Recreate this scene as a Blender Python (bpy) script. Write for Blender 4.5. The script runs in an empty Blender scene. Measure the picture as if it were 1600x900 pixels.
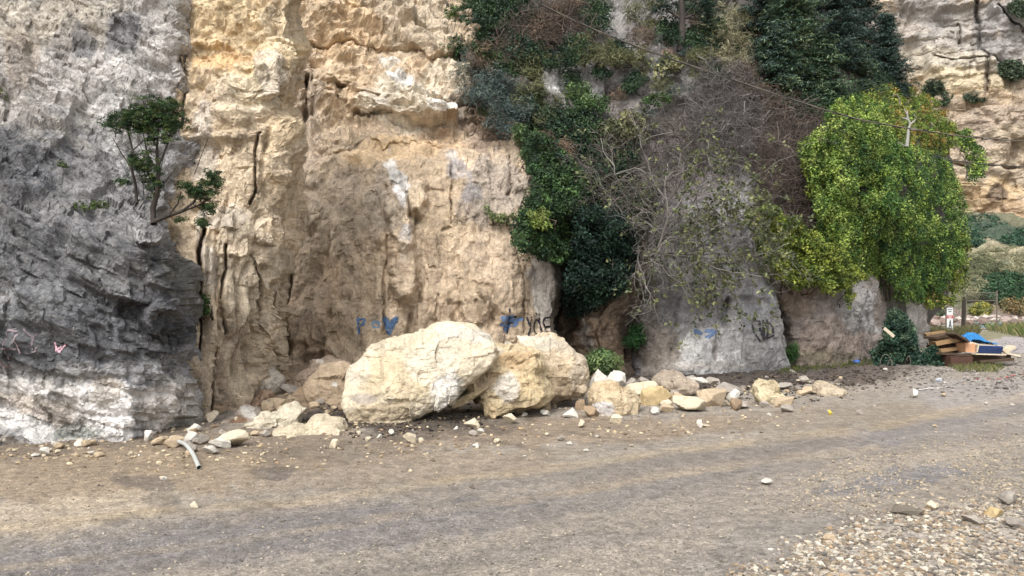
import bpy, bmesh, math, random
import numpy as np
from mathutils import Vector

# ------------------------------------------------------------------ scene, camera, light
S = bpy.context.scene
COL = S.collection
FPX, CX, HY, EYE = 1155.0, 800.0, 480.0, 1.6      # focal length in photo pixels, principal column, horizon row, eye height

cam_d = bpy.data.cameras.new("camera")
cam = bpy.data.objects.new("camera", cam_d)
COL.objects.link(cam)
cam.location = (0, 0, EYE)
cam.rotation_euler = (math.radians(90), 0, 0)
cam_d.sensor_width = 36.0
cam_d.lens = 36.0 * FPX / 1600.0
cam_d.shift_y = (HY - 450.0) / 1600.0
cam_d.clip_end = 3000
S.camera = cam

SUN_EL, SUN_AZ = 52.0, 205.0      # azimuth clockwise from +Y: behind the camera, a little to the right of the cliff normal
world = bpy.data.worlds.new("World")
S.world = world
world.use_nodes = True
wn = world.node_tree
bg = wn.nodes["Background"]
sky = wn.nodes.new("ShaderNodeTexSky")
sky.sky_type = 'NISHITA'
sky.sun_disc = False
sky.sun_elevation = math.radians(SUN_EL)
sky.sun_rotation = math.radians(SUN_AZ)
sky.air_density = 1.0
sky.dust_density = 4.0
hs = wn.nodes.new("ShaderNodeHueSaturation")
hs.inputs['Saturation'].default_value = 0.22     # thin overcast: a nearly white sky
wn.links.new(sky.outputs[0], hs.inputs['Color'])
wn.links.new(hs.outputs[0], bg.inputs[0])
bg.inputs[1].default_value = 0.15

sun_d = bpy.data.lights.new("sun", 'SUN')
sun_d.energy = 0.95
sun_d.angle = math.radians(25)
sun_d.color = (1.0, 0.97, 0.93)
sun = bpy.data.objects.new("sun", sun_d)
COL.objects.link(sun)
_e, _a = math.radians(SUN_EL), math.radians(SUN_AZ)
_dir = Vector((math.sin(_a) * math.cos(_e), math.cos(_a) * math.cos(_e), math.sin(_e)))
sun.rotation_euler = _dir.to_track_quat('Z', 'Y').to_euler()

S.view_settings.view_transform = 'Standard'
S.view_settings.look = 'None'
S.view_settings.gamma = 1.0
S.view_settings.use_curve_mapping = False
S.view_settings.exposure = 1.12
S.render.engine = 'CYCLES'
try:
    S.cycles.max_bounces = 6
    S.cycles.diffuse_bounces = 3
    S.cycles.transparent_max_bounces = 4
except Exception:
    pass

rng = np.random.default_rng(7)
random.seed(7)

# ------------------------------------------------------------------ maths helpers
f32 = np.float32


def lin(c, k=1.0):
    c = np.asarray(c, dtype=np.float64) / 255.0
    return np.where(c <= 0.04045, c / 12.92, ((c + 0.055) / 1.055) ** 2.4) * k


def world_pt(px, py, Y):
    px, py, Y = np.asarray(px, float), np.asarray(py, float), np.asarray(Y, float)
    px, py, Y = np.broadcast_arrays(px, py, Y)
    return np.stack([(px - CX) / FPX * Y, Y, EYE + (HY - py) / FPX * Y], -1)


def to_px(P):
    return CX + P[..., 0] / P[..., 1] * FPX, HY - (P[..., 2] - EYE) / P[..., 1] * FPX


def h32(ix, iy, iz, seed):
    n = (ix.astype(np.uint32) * np.uint32(374761393) + iy.astype(np.uint32) * np.uint32(668265263)
         + iz.astype(np.uint32) * np.uint32(2246822519) + np.uint32((seed * 3266489917 + 12345) & 0xffffffff))
    n = (n ^ (n >> np.uint32(15))) * np.uint32(2246822519)
    n = (n ^ (n >> np.uint32(13))) * np.uint32(3266489917)
    return n ^ (n >> np.uint32(16))


def u01(n):
    return (n >> np.uint32(8)).astype(f32) * f32(1 / 16777216.0)


def noise3(P, seed=0):
    """value noise, -1..1"""
    P = np.asarray(P, f32)
    i = np.floor(P).astype(np.int32)
    f = P - i
    f = f * f * f * (f * (f * 6 - 15) + 10)
    out = 0
    for dx in (0, 1):
        wx = f[..., 0] if dx else 1 - f[..., 0]
        for dy in (0, 1):
            wy = f[..., 1] if dy else 1 - f[..., 1]
            for dz in (0, 1):
                wz = f[..., 2] if dz else 1 - f[..., 2]
                out = out + wx * wy * wz * u01(h32(i[..., 0] + dx, i[..., 1] + dy, i[..., 2] + dz, seed))
    return out * 2 - 1


def fbm(P, octv=4, seed=0, gain=0.5, ridge=False):
    a, s, out = 1.0, 1.0, 0
    tot = 0
    for k in range(octv):
        n = noise3(np.asarray(P) * s + k * 17.3, seed + k)
        if ridge:
            n = 1 - 2 * np.abs(n)
        out = out + a * n
        tot += a
        a *= gain
        s *= 2.03
    return out / tot


def worley(P, seed=0):
    """F1, F2, and the nearest cell's four random numbers and offset vector"""
    P = np.asarray(P, f32)
    i = np.floor(P).astype(np.int32)
    shp = P.shape[:-1]
    f1 = np.full(shp, 9, f32); f2 = np.full(shp, 9, f32)
    vec = np.zeros(P.shape, f32); idn = np.zeros(shp, np.uint32)
    for dx in (-1, 0, 1):
        for dy in (-1, 0, 1):
            for dz in (-1, 0, 1):
                cx, cy, cz = i[..., 0] + dx, i[..., 1] + dy, i[..., 2] + dz
                n = h32(cx, cy, cz, seed)
                jx = u01(n); n2 = n * np.uint32(747796405) + np.uint32(2891336453)
                jy = u01(n2 ^ (n2 >> np.uint32(14))); n3 = n2 * np.uint32(747796405) + np.uint32(2891336453)
                jz = u01(n3 ^ (n3 >> np.uint32(14)))
                vx = P[..., 0] - cx - jx; vy = P[..., 1] - cy - jy; vz = P[..., 2] - cz - jz
                d = vx * vx + vy * vy + vz * vz
                near = d < f1
                f2 = np.where(near, f1, np.minimum(f2, d))
                f1 = np.where(near, d, f1)
                vec[..., 0] = np.where(near, vx, vec[..., 0])
                vec[..., 1] = np.where(near, vy, vec[..., 1])
                vec[..., 2] = np.where(near, vz, vec[..., 2])
                idn = np.where(near, n3, idn)
    r = []
    for k in range(4):
        idn = idn * np.uint32(1664525) + np.uint32(1013904223)
        r.append(u01(idn ^ (idn >> np.uint32(16))))
    return np.sqrt(f1), np.sqrt(f2), r, vec


def facets(P, scale, seed, warp=0.35):
    Q = np.asarray(P, f32) / np.asarray(scale, f32)
    W = np.stack([noise3(Q * 1.3 + 5.1, seed + 50), noise3(Q * 1.3 + 9.7, seed + 51), noise3(Q * 1.3 + 3.3, seed + 52)], -1)
    f1, f2, r, v = worley(Q + warp * W, seed)
    tilt = (r[1] - .5) * v[..., 0] + (r[2] - .5) * v[..., 1] + (r[3] - .5) * v[..., 2]
    return r[0] - .5, tilt * 2, f2 - f1


def planes(P, scale, seed, warp=0.10, k=0.48, tl=2.1):
    """a continuous faceted relief: the upper envelope of randomly tilted planes"""
    Q = np.asarray(P, f32) / np.asarray(scale, f32)
    if warp:
        Q = Q + warp * np.stack([noise3(Q * 2.1 + 5.1, seed + 50), noise3(Q * 2.1 + 9.7, seed + 51), noise3(Q * 2.1 + 3.3, seed + 52)], -1)
    i = np.floor(Q).astype(np.int32)
    best = np.full(Q.shape[:-1], -9, f32)
    for dx in (-1, 0, 1):
        for dy in (-1, 0, 1):
            for dz in (-1, 0, 1):
                cx, cy, cz = i[..., 0] + dx, i[..., 1] + dy, i[..., 2] + dz
                n = h32(cx, cy, cz, seed); r = []
                for _ in range(7):
                    r.append(u01(n ^ (n >> np.uint32(14)))); n = n * np.uint32(747796405) + np.uint32(2891336453)
                vx = Q[..., 0] - cx - r[0]; vy = Q[..., 1] - cy - r[1]; vz = Q[..., 2] - cz - r[2]
                p = .5 * r[3] + tl * ((r[4] - .5) * vx + (r[5] - .5) * vy + (r[6] - .5) * vz) - k * (vx * vx + vy * vy + vz * vz)
                best = np.maximum(best, p)
    return best - 0.15


def slabby(p):
    """flat faces with broken edges: the relief is cut off above and below"""
    sd = p.std() + 1e-6
    q = (p - p.mean()) / sd
    return sd * (.8 * np.clip(q, -1.3, .75) + .42 * q)


def rock_disp(P, aniso=(1, 1, 1), seed=0, layers=((1.5, .30), (.55, .14), (.22, .055), (.09, .02)), crack=0.35, fb=0.06):
    A = np.asarray(aniso, f32)
    d = np.zeros(P.shape[:-1], f32)
    for k, (s, a) in enumerate(layers):
        sg = -1 if (k + seed) % 2 else 1
        d = d + 1.5 * a * sg * slabby(planes(P, A * s, seed + 100 * k))
        if k < 2:
            h, t, e = facets(P, A * s * 1.3, seed + 100 * k + 37, .12)
            d = d + a * (.2 if crack else .05) * h - a * crack * .5 * np.exp(-(e / 0.045) ** 2)
    if fb:
        d = d + .45 * fb * fbm(P / A / 0.30, 5, seed + 900, 0.6)
    return d


def blur(d, n):
    for _ in range(n):
        e = np.pad(d, 1, mode='edge')
        d = (4 * d + 2 * (e[1:-1, :-2] + e[1:-1, 2:] + e[:-2, 1:-1] + e[2:, 1:-1]) + e[:-2, :-2] + e[:-2, 2:] + e[2:, :-2] + e[2:, 2:]) / 16
    return d


def rbf(ctrl):
    ctrl = np.asarray(ctrl, float)
    X = ctrl[:, :2] / 100.0
    n = len(X)
    K = np.sqrt(((X[:, None] - X[None]) ** 2).sum(-1) + 0.05)
    A = np.zeros((n + 3, n + 3)); A[:n, :n] = K; A[:n, n] = 1; A[n, :n] = 1
    A[:n, n + 1:] = X; A[n + 1:, :n] = X.T
    b = np.zeros(n + 3); b[:n] = ctrl[:, 2]
    w = np.linalg.solve(A, b)

    def fn(px, py):
        px, py = np.broadcast_arrays(np.asarray(px, float), np.asarray(py, float))
        q = np.stack([px, py], -1) / 100.0
        out = np.full(px.shape, w[n]) + q[..., 0] * w[n + 1] + q[..., 1] * w[n + 2]
        for k in range(n):
            out = out + w[k] * np.sqrt(((q - X[k]) ** 2).sum(-1) + 0.05)
        return out
    return fn


def seg_dist(px, py, line):
    """distance to a polyline and the fraction along it"""
    best = np.full(px.shape, 1e9)
    for (x0, y0), (x1, y1) in zip(line[:-1], line[1:]):
        dx, dy = x1 - x0, y1 - y0
        t = np.clip(((px - x0) * dx + (py - y0) * dy) / (dx * dx + dy * dy + 1e-9), 0, 1)
        best = np.minimum(best, np.hypot(px - x0 - t * dx, py - y0 - t * dy))
    return best


def in_poly(px, py, poly):
    ins = np.zeros(np.shape(px), bool)
    n = len(poly)
    for k in range(n):
        x0, y0 = poly[k]; x1, y1 = poly[(k + 1) % n]
        c = ((y0 > py) != (y1 > py)) & (px < (x1 - x0) * (py - y0) / (y1 - y0 + 1e-12) + x0)
        ins ^= c
    return ins


def sample_poly(poly, n, r=rng):
    poly = np.asarray(poly, float)
    lo, hi = poly.min(0), poly.max(0)
    out = np.zeros((0, 2))
    while len(out) < n:
        q = lo + r.random((max(64, 3 * n), 2)) * (hi - lo)
        out = np.concatenate([out, q[in_poly(q[:, 0], q[:, 1], poly)]])
    return out[:n]


def smooth01(x, a, b):
    t = np.clip((x - a) / (b - a), 0, 1)
    return t * t * (3 - 2 * t)


# ------------------------------------------------------------------ object helpers
def tag(o, label=None, cat=None, group=None, kind=None):
    if label: o["label"] = label
    if cat: o["category"] = cat
    if group: o["group"] = group
    if kind: o["kind"] = kind
    return o


def empty(name, loc, label=None, cat=None, group=None):
    o = bpy.data.objects.new(name, None)
    o.empty_display_size = 0.1
    COL.objects.link(o)
    o.location = [float(v) for v in loc]
    return tag(o, label, cat, group)


def mesh_np(name, V, F, mat=None, cols=None, smooth=True):
    V = np.asarray(V, f32).reshape(-1, 3); F = np.asarray(F, np.int32)
    me = bpy.data.meshes.new(name)
    n, k = F.shape
    me.vertices.add(len(V)); me.vertices.foreach_set('co', V.ravel())
    me.loops.add(n * k); me.loops.foreach_set('vertex_index', F.ravel())
    me.polygons.add(n)
    me.polygons.foreach_set('loop_start', np.arange(n, dtype=np.int32) * k)
    me.polygons.foreach_set('use_smooth', np.full(n, smooth, bool))
    me.update(calc_edges=True)
    if cols is not None:
        c = np.ones((len(V), 4), f32)
        c[:, :3] = np.asarray(cols, f32)
        at = me.color_attributes.new('Col', 'FLOAT_COLOR', 'POINT')
        at.data.foreach_set('color', c.ravel())
    if mat: me.materials.append(mat)
    return me


def obj_np(name, V, F, mat, parent=None, cols=None, smooth=True, origin=None):
    """links ONE mesh object; V is in world metres, moved to the parent's (or its own) origin"""
    V = np.asarray(V, float).reshape(-1, 3)
    smooth = smooth and len(F) > 6
    base = np.array(parent.location) if parent is not None else np.zeros(3)
    if parent is not None and parent.parent is not None:
        base = base + np.array(parent.parent.location)
    o_off = np.zeros(3) if origin is None else np.asarray(origin, float) - base
    o = bpy.data.objects.new(name, mesh_np(name, V - base - o_off, F, mat, cols, smooth))
    COL.objects.link(o)
    o.location = o_off
    if parent is not None:
        o.parent = parent
        if name in ('foliage', 'crown', 'leaves', 'twigs', 'branches', 'hanging_branches', 'stem', 'wire_mesh'): o['kind'] = 'stuff'
    return o


def tube(line, rad, sides=5):
    L = np.asarray(line, float); n = len(L)
    R = np.broadcast_to(np.asarray(rad, float), (n,))
    T = np.gradient(L, axis=0); T /= np.linalg.norm(T, axis=1)[:, None] + 1e-9
    ref = np.where(np.abs(T[:, 2:3]) > 0.9, np.array([[1., 0, 0]]), np.array([[0, 0, 1.]]))
    N = np.cross(T, ref); N /= np.linalg.norm(N, axis=1)[:, None] + 1e-9
    B = np.cross(T, N)
    a = np.arange(sides) * 2 * math.pi / sides
    V = L[:, None] + R[:, None, None] * (np.cos(a)[None, :, None] * N[:, None] + np.sin(a)[None, :, None] * B[:, None])
    i = np.arange(n - 1)[:, None] * sides; j = np.arange(sides)[None]; j2 = (j + 1) % sides
    F = np.stack([i + j, i + j2, i + sides + j2, i + sides + j], -1).reshape(-1, 4)
    return V.reshape(-1, 3), F


class Geo:
    def __init__(s): s.V, s.F, s.C, s.n = [], [], [], 0

    def add(s, VF, col=None):
        V, F = VF
        s.V.append(V); s.F.append(F + s.n); s.n += len(V)
        if col is not None: s.C.append(np.broadcast_to(np.asarray(col, float), (len(V), 3)))
        return s

    def build(s, name, mat, parent=None, smooth=True, origin=None):
        return obj_np(name, np.concatenate(s.V), np.concatenate(s.F), mat, parent, np.concatenate(s.C) if s.C else None, smooth, origin)


def box_vf(c, size, rot=(0, 0, 0), jit=0.0):
    v = np.array([[x, y, z] for x in (-.5, .5) for y in (-.5, .5) for z in (-.5, .5)]) * np.asarray(size)
    if jit: v = v + rng.normal(0, jit, v.shape)
    rx, ry, rz = rot
    Rx = np.array([[1, 0, 0], [0, math.cos(rx), -math.sin(rx)], [0, math.sin(rx), math.cos(rx)]])
    Ry = np.array([[math.cos(ry), 0, math.sin(ry)], [0, 1, 0], [-math.sin(ry), 0, math.cos(ry)]])
    Rz = np.array([[math.cos(rz), -math.sin(rz), 0], [math.sin(rz), math.cos(rz), 0], [0, 0, 1]])
    v = v @ (Rz @ Ry @ Rx).T + np.asarray(c)
    F = np.array([[0, 1, 3, 2], [4, 6, 7, 5], [0, 4, 5, 1], [2, 3, 7, 6], [0, 2, 6, 4], [1, 5, 7, 3]])
    return v, F


_ico = {}


def ico(n):
    if n not in _ico:
        bm = bmesh.new()
        bmesh.ops.create_icosphere(bm, subdivisions=n, radius=1.0)
        V = np.array([v.co[:] for v in bm.verts]); F = np.array([[v.index for v in f.verts] for f in bm.faces])
        bm.free(); _ico[n] = (V / np.linalg.norm(V, axis=1)[:, None], F)
    return _ico[n]


# ------------------------------------------------------------------ materials
def new_mat(name):
    m = bpy.data.materials.new(name); m.use_nodes = True
    nt = m.node_tree; b = nt.nodes["Principled BSDF"]
    b.inputs['Specular IOR Level'].default_value = 0.25
    return m, nt, b


def N(nt, typ, **kw):
    n = nt.nodes.new(typ)
    for k, v in kw.items():
        if k in n.inputs: n.inputs[k].default_value = v
        else: setattr(n, k, v)
    return n


def ramp(nt, src, a, b, lo, hi):
    m = N(nt, "ShaderNodeMapRange"); m.clamp = True
    m.inputs[1].default_value, m.inputs[2].default_value, m.inputs[3].default_value, m.inputs[4].default_value = a, b, lo, hi
    nt.links.new(src, m.inputs[0])
    return m.outputs[0]


def mixc(nt, fac, a, b, mode='MIX'):
    m = N(nt, "ShaderNodeMix"); m.data_type = 'RGBA'; m.blend_type = mode
    for s, v in ((m.inputs[0], fac), (m.inputs[6], a), (m.inputs[7], b)):
        if hasattr(v, 'links'): nt.links.new(v, s)
        elif isinstance(v, (int, float)): s.default_value = v
        else: s.default_value = (*v, 1)
    return m.outputs[2]


def stone_material(name, source, fine=14.0, bump=0.5, bdist=0.03, speck=0.35, pale=(0.62, 0.57, 0.50), var=0.45, streak=False):
    """rock / earth: a base colour (vertex paint, or the object's own colour) with procedural grain, pale chips and relief"""
    m, nt, b = new_mat(name)
    tc = N(nt, "ShaderNodeTexCoord").outputs['Object']
    if source == 'object':
        base = N(nt, "ShaderNodeObjectInfo").outputs['Color']
    else:
        a = N(nt, "ShaderNodeAttribute"); a.attribute_name = 'Col'; base = a.outputs['Color']
    n1 = N(nt, "ShaderNodeTexNoise", Scale=fine * .28, Detail=9.0, Roughness=.68); nt.links.new(tc, n1.inputs['Vector'])
    n2 = N(nt, "ShaderNodeTexNoise", Scale=fine, Detail=8.0, Roughness=.7, Distortion=.6); nt.links.new(tc, n2.inputs['Vector'])
    n3 = N(nt, "ShaderNodeTexNoise", Scale=fine * 3.7, Detail=4.0, Roughness=.7); nt.links.new(tc, n3.inputs['Vector'])
    vo = N(nt, "ShaderNodeTexVoronoi", Scale=fine * .8); vo.feature = 'DISTANCE_TO_EDGE'
    wv = N(nt, "ShaderNodeVectorMath"); wv.operation = 'MULTIPLY_ADD'
    nt.links.new(n1.outputs['Color'], wv.inputs[0]); wv.inputs[1].default_value = (.35, .35, .35); nt.links.new(tc, wv.inputs[2])
    nt.links.new(wv.outputs[0], vo.inputs['Vector'])
    v1 = ramp(nt, n1.outputs['Fac'], .3, .7, 1 - var, 1 + var)
    c = mixc(nt, 1.0, base, v1, 'MULTIPLY')
    v3 = ramp(nt, n3.outputs['Fac'], .3, .7, 1 - var * .6, 1 + var * .6)
    c = mixc(nt, 1.0, c, v3, 'MULTIPLY')
    sp = ramp(nt, n2.outputs['Fac'], .56, .70, 0, speck)
    c = mixc(nt, sp, c, pale)
    hl = ramp(nt, vo.outputs['Distance'], .005, .035, .62, 1)
    c = mixc(nt, 1.0, c, hl, 'MULTIPLY')
    nt.links.new(c, b.inputs['Base Color'])
    b.inputs['Roughness'].default_value = .92
    # relief
    s = N(nt, "ShaderNodeMath"); s.operation = 'MULTIPLY_ADD'
    nt.links.new(n2.outputs['Fac'], s.inputs[0]); s.inputs[1].default_value = .7
    e = ramp(nt, vo.outputs['Distance'], 0, .06, -.16, 0); nt.links.new(e, s.inputs[2])
    s2 = N(nt, "ShaderNodeMath"); s2.operation = 'MULTIPLY_ADD'
    nt.links.new(n1.outputs['Fac'], s2.inputs[0]); s2.inputs[1].default_value = 1.4; nt.links.new(s.outputs[0], s2.inputs[2])
    bp = N(nt, "ShaderNodeBump", Strength=bump, Distance=bdist)
    nt.links.new(s2.outputs[0], bp.inputs['Height']); nt.links.new(bp.outputs[0], b.inputs['Normal'])
    return m


def leaf_material(name, rough=.5, trans=.3, var=.45):
    m, nt, b = new_mat(name)
    a = N(nt, "ShaderNodeAttribute"); a.attribute_name = 'Col'
    g = N(nt, "ShaderNodeNewGeometry")
    v = ramp(nt, g.outputs['Random Per Island'], 0, 1, 1 - var, 1 + var)
    c = mixc(nt, 1.0, a.outputs['Color'], v, 'MULTIPLY')
    nt.links.new(c, b.inputs['Base Color']); b.inputs['Roughness'].default_value = rough
    t = N(nt, "ShaderNodeBsdfTranslucent"); nt.links.new(c, t.inputs['Color'])
    mx = N(nt, "ShaderNodeMixShader", Fac=trans)
    nt.links.new(b.outputs[0], mx.inputs[1]); nt.links.new(t.outputs[0], mx.inputs[2])
    nt.links.new(mx.outputs[0], nt.nodes["Material Output"].inputs['Surface'])
    return m


def plain_material(name, col, rough=.7, var=.2, scale=20, bump=.1, stretch=(1, 1, 1), metallic=0.0):
    m, nt, b = new_mat(name)
    tc = N(nt, "ShaderNodeTexCoord").outputs['Object']
    mp = N(nt, "ShaderNodeMapping"); mp.inputs['Scale'].default_value = stretch; nt.links.new(tc, mp.inputs[0])
    n = N(nt, "ShaderNodeTexNoise", Scale=scale, Detail=6.0, Roughness=.65); nt.links.new(mp.outputs[0], n.inputs['Vector'])
    v = ramp(nt, n.outputs['Fac'], .3, .7, 1 - var, 1 + var)
    c = mixc(nt, 1.0, tuple(float(x) for x in col), v, 'MULTIPLY')
    nt.links.new(c, b.inputs['Base Color']); b.inputs['Roughness'].default_value = rough; b.inputs['Metallic'].default_value = metallic
    bp = N(nt, "ShaderNodeBump", Strength=bump, Distance=.01); nt.links.new(n.outputs['Fac'], bp.inputs['Height']); nt.links.new(bp.outputs[0], b.inputs['Normal'])
    return m


M_cliff = stone_material("cliff_rock", 'col', 12, .75, .05, .30)
M_far = stone_material("far_cliff_rock", 'col', 1.6, .6, .3, .25, var=.3)
M_boulder = stone_material("boulder_rock", 'col', 13, .55, .03, .30, pale=(.70, .64, .53), var=.22)
M_stone = stone_material("loose_stone", 'object', 18, .5, .02, .25, pale=(.62, .57, .48), var=.28)
M_soil = stone_material("dirt_ground", 'col', 26, .8, .02, .22, pale=(.34, .30, .25), var=.35)
_nt = M_soil.node_tree; _b = _nt.nodes["Principled BSDF"]; _src = _b.inputs['Base Color'].links[0].from_socket
_tc = N(_nt, "ShaderNodeTexCoord").outputs['Object']
for _sc, _lo, _hi in ((22, .93, 1.08), (60, .82, 1.22), (130, .84, 1.2)):           # grit: every grain its own tone
    _v = N(_nt, "ShaderNodeTexVoronoi", Scale=float(_sc)); _nt.links.new(_tc, _v.inputs['Vector'])
    _sp = N(_nt, "ShaderNodeSeparateColor"); _nt.links.new(_v.outputs['Color'], _sp.inputs[0])
    _src = mixc(_nt, 1.0, _src, ramp(_nt, _sp.outputs[0], 0, 1, _lo, _hi), 'MULTIPLY')
_nt.links.new(_src, _b.inputs['Base Color'])
M_gravel = stone_material("gravel_stone", 'col', 30, .3, .01, .1, var=.2)
M_leaf = leaf_material("leaf", .55, .2, .5)
M_twig = leaf_material("twig", .9, 0.0, .3)
M_bark = stone_material("bark", 'col', 30, .6, .02, .1, pale=(.3, .28, .25), var=.3)
K = 0.78                                          # photo brightness of a lit surface to albedo


# ------------------------------------------------------------------ ground
def ground_z(X, Y):
    X = np.asarray(X, float); Y = np.asarray(Y, float)
    z = .50 * np.exp(-(((X + 3.9) / 1.25) ** 2 + ((Y - 13.9) / 1.5) ** 2))
    z = z + .10 * np.exp(-(((X + 2.75) / .8) ** 2 + ((Y - 11.6) / .6) ** 2))
    z = z + .22 * np.exp(-((X + 1.2) / 3.0) ** 2 - ((Y - 15.3) / 1.0) ** 2)
    P = np.stack([X, Y, 0 * X], -1)
    z = z + .05 * noise3(P * .45, 31) * smooth01(Y, 3, 9) + .018 * noise3(P * 1.7, 32)
    return z


def ground_hit(px, py):
    px = np.asarray(px, float); py = np.asarray(py, float)
    px, py = np.broadcast_arrays(px, py)
    lo = np.full(px.shape, 2.0); hi = np.full(px.shape, 120.0)
    for Y in np.geomspace(2.0, 120, 90):
        p = world_pt(px, py, np.full(px.shape, Y))
        above = p[..., 2] > ground_z(p[..., 0], p[..., 1])
        first = above & (lo == Y) if False else above
        lo = np.where(first & (hi >= 119.9), Y, lo)
        hi = np.where(~above & (hi >= 119.9), Y, hi)
    for _ in range(18):
        mid = (lo + hi) / 2
        p = world_pt(px, py, mid)
        above = p[..., 2] > ground_z(p[..., 0], p[..., 1])
        lo = np.where(above, mid, lo); hi = np.where(above, hi, mid)
    return world_pt(px, py, (lo + hi) / 2)


def paint(px, py, zones, base, warp=22, seed=0, P=None, rough=1.0, desat=.14):
    """surface colour (stains, tints, weathering, shaded slab undersides) by soft, noise-edged patches"""
    q = np.stack([px / 60., py / 60., 0 * px + seed], -1)
    wx = px + warp * fbm(q, 4, seed + 1, .6); wy = py + warp * fbm(q + 31.7, 4, seed + 2, .6)
    c = np.broadcast_to(lin(base, K), px.shape + (3,)).copy()
    brk = rough * fbm(np.stack([px / 26., py / 26., 0 * px + seed], -1), 5, seed + 7, .72) * 1.6 if rough else None
    for z in zones:
        cx, cy, rx, ry, rot, col, op = z[:7]
        soft = z[7] if len(z) > 7 else .5
        a = math.radians(rot)
        dx, dy = wx - cx, wy - cy
        ux = (dx * math.cos(a) + dy * math.sin(a)) / rx; uy = (-dx * math.sin(a) + dy * math.cos(a)) / ry
        w = 1 - smooth01(np.sqrt(ux * ux + uy * uy), 1 - soft, 1 + soft * .4)
        w = op * (smooth01(w + .55 * brk * (w > .01), .22, .78) if brk is not None else w)
        c = c * (1 - w[..., None]) + lin(col, K) * w[..., None]
    return c * (1 - desat) + desat * c.mean(-1, keepdims=True)


TRACKS = [([(-300, 900), (0, 858), (420, 806), (900, 738), (1350, 682), (1700, 615)], 17, (122, 115, 109), .6), ([(-300, 985), (0, 925), (500, 856), (1000, 780), (1400, 708), (1700, 655)], 20, (124, 116, 109), .55),
          ([(-300, 855), (0, 822), (500, 780), (1000, 712), (1400, 664), (1700, 598)], 10, (170, 152, 124), .5), ([(-300, 945), (0, 890), (460, 832), (950, 760), (1370, 696)], 9, (160, 145, 124), .45),
          ([(640, 682), (760, 692), (860, 704)], 4, (92, 84, 76), .5), ([(880, 675), (960, 684), (1000, 690)], 3, (92, 84, 76), .5)]


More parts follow.
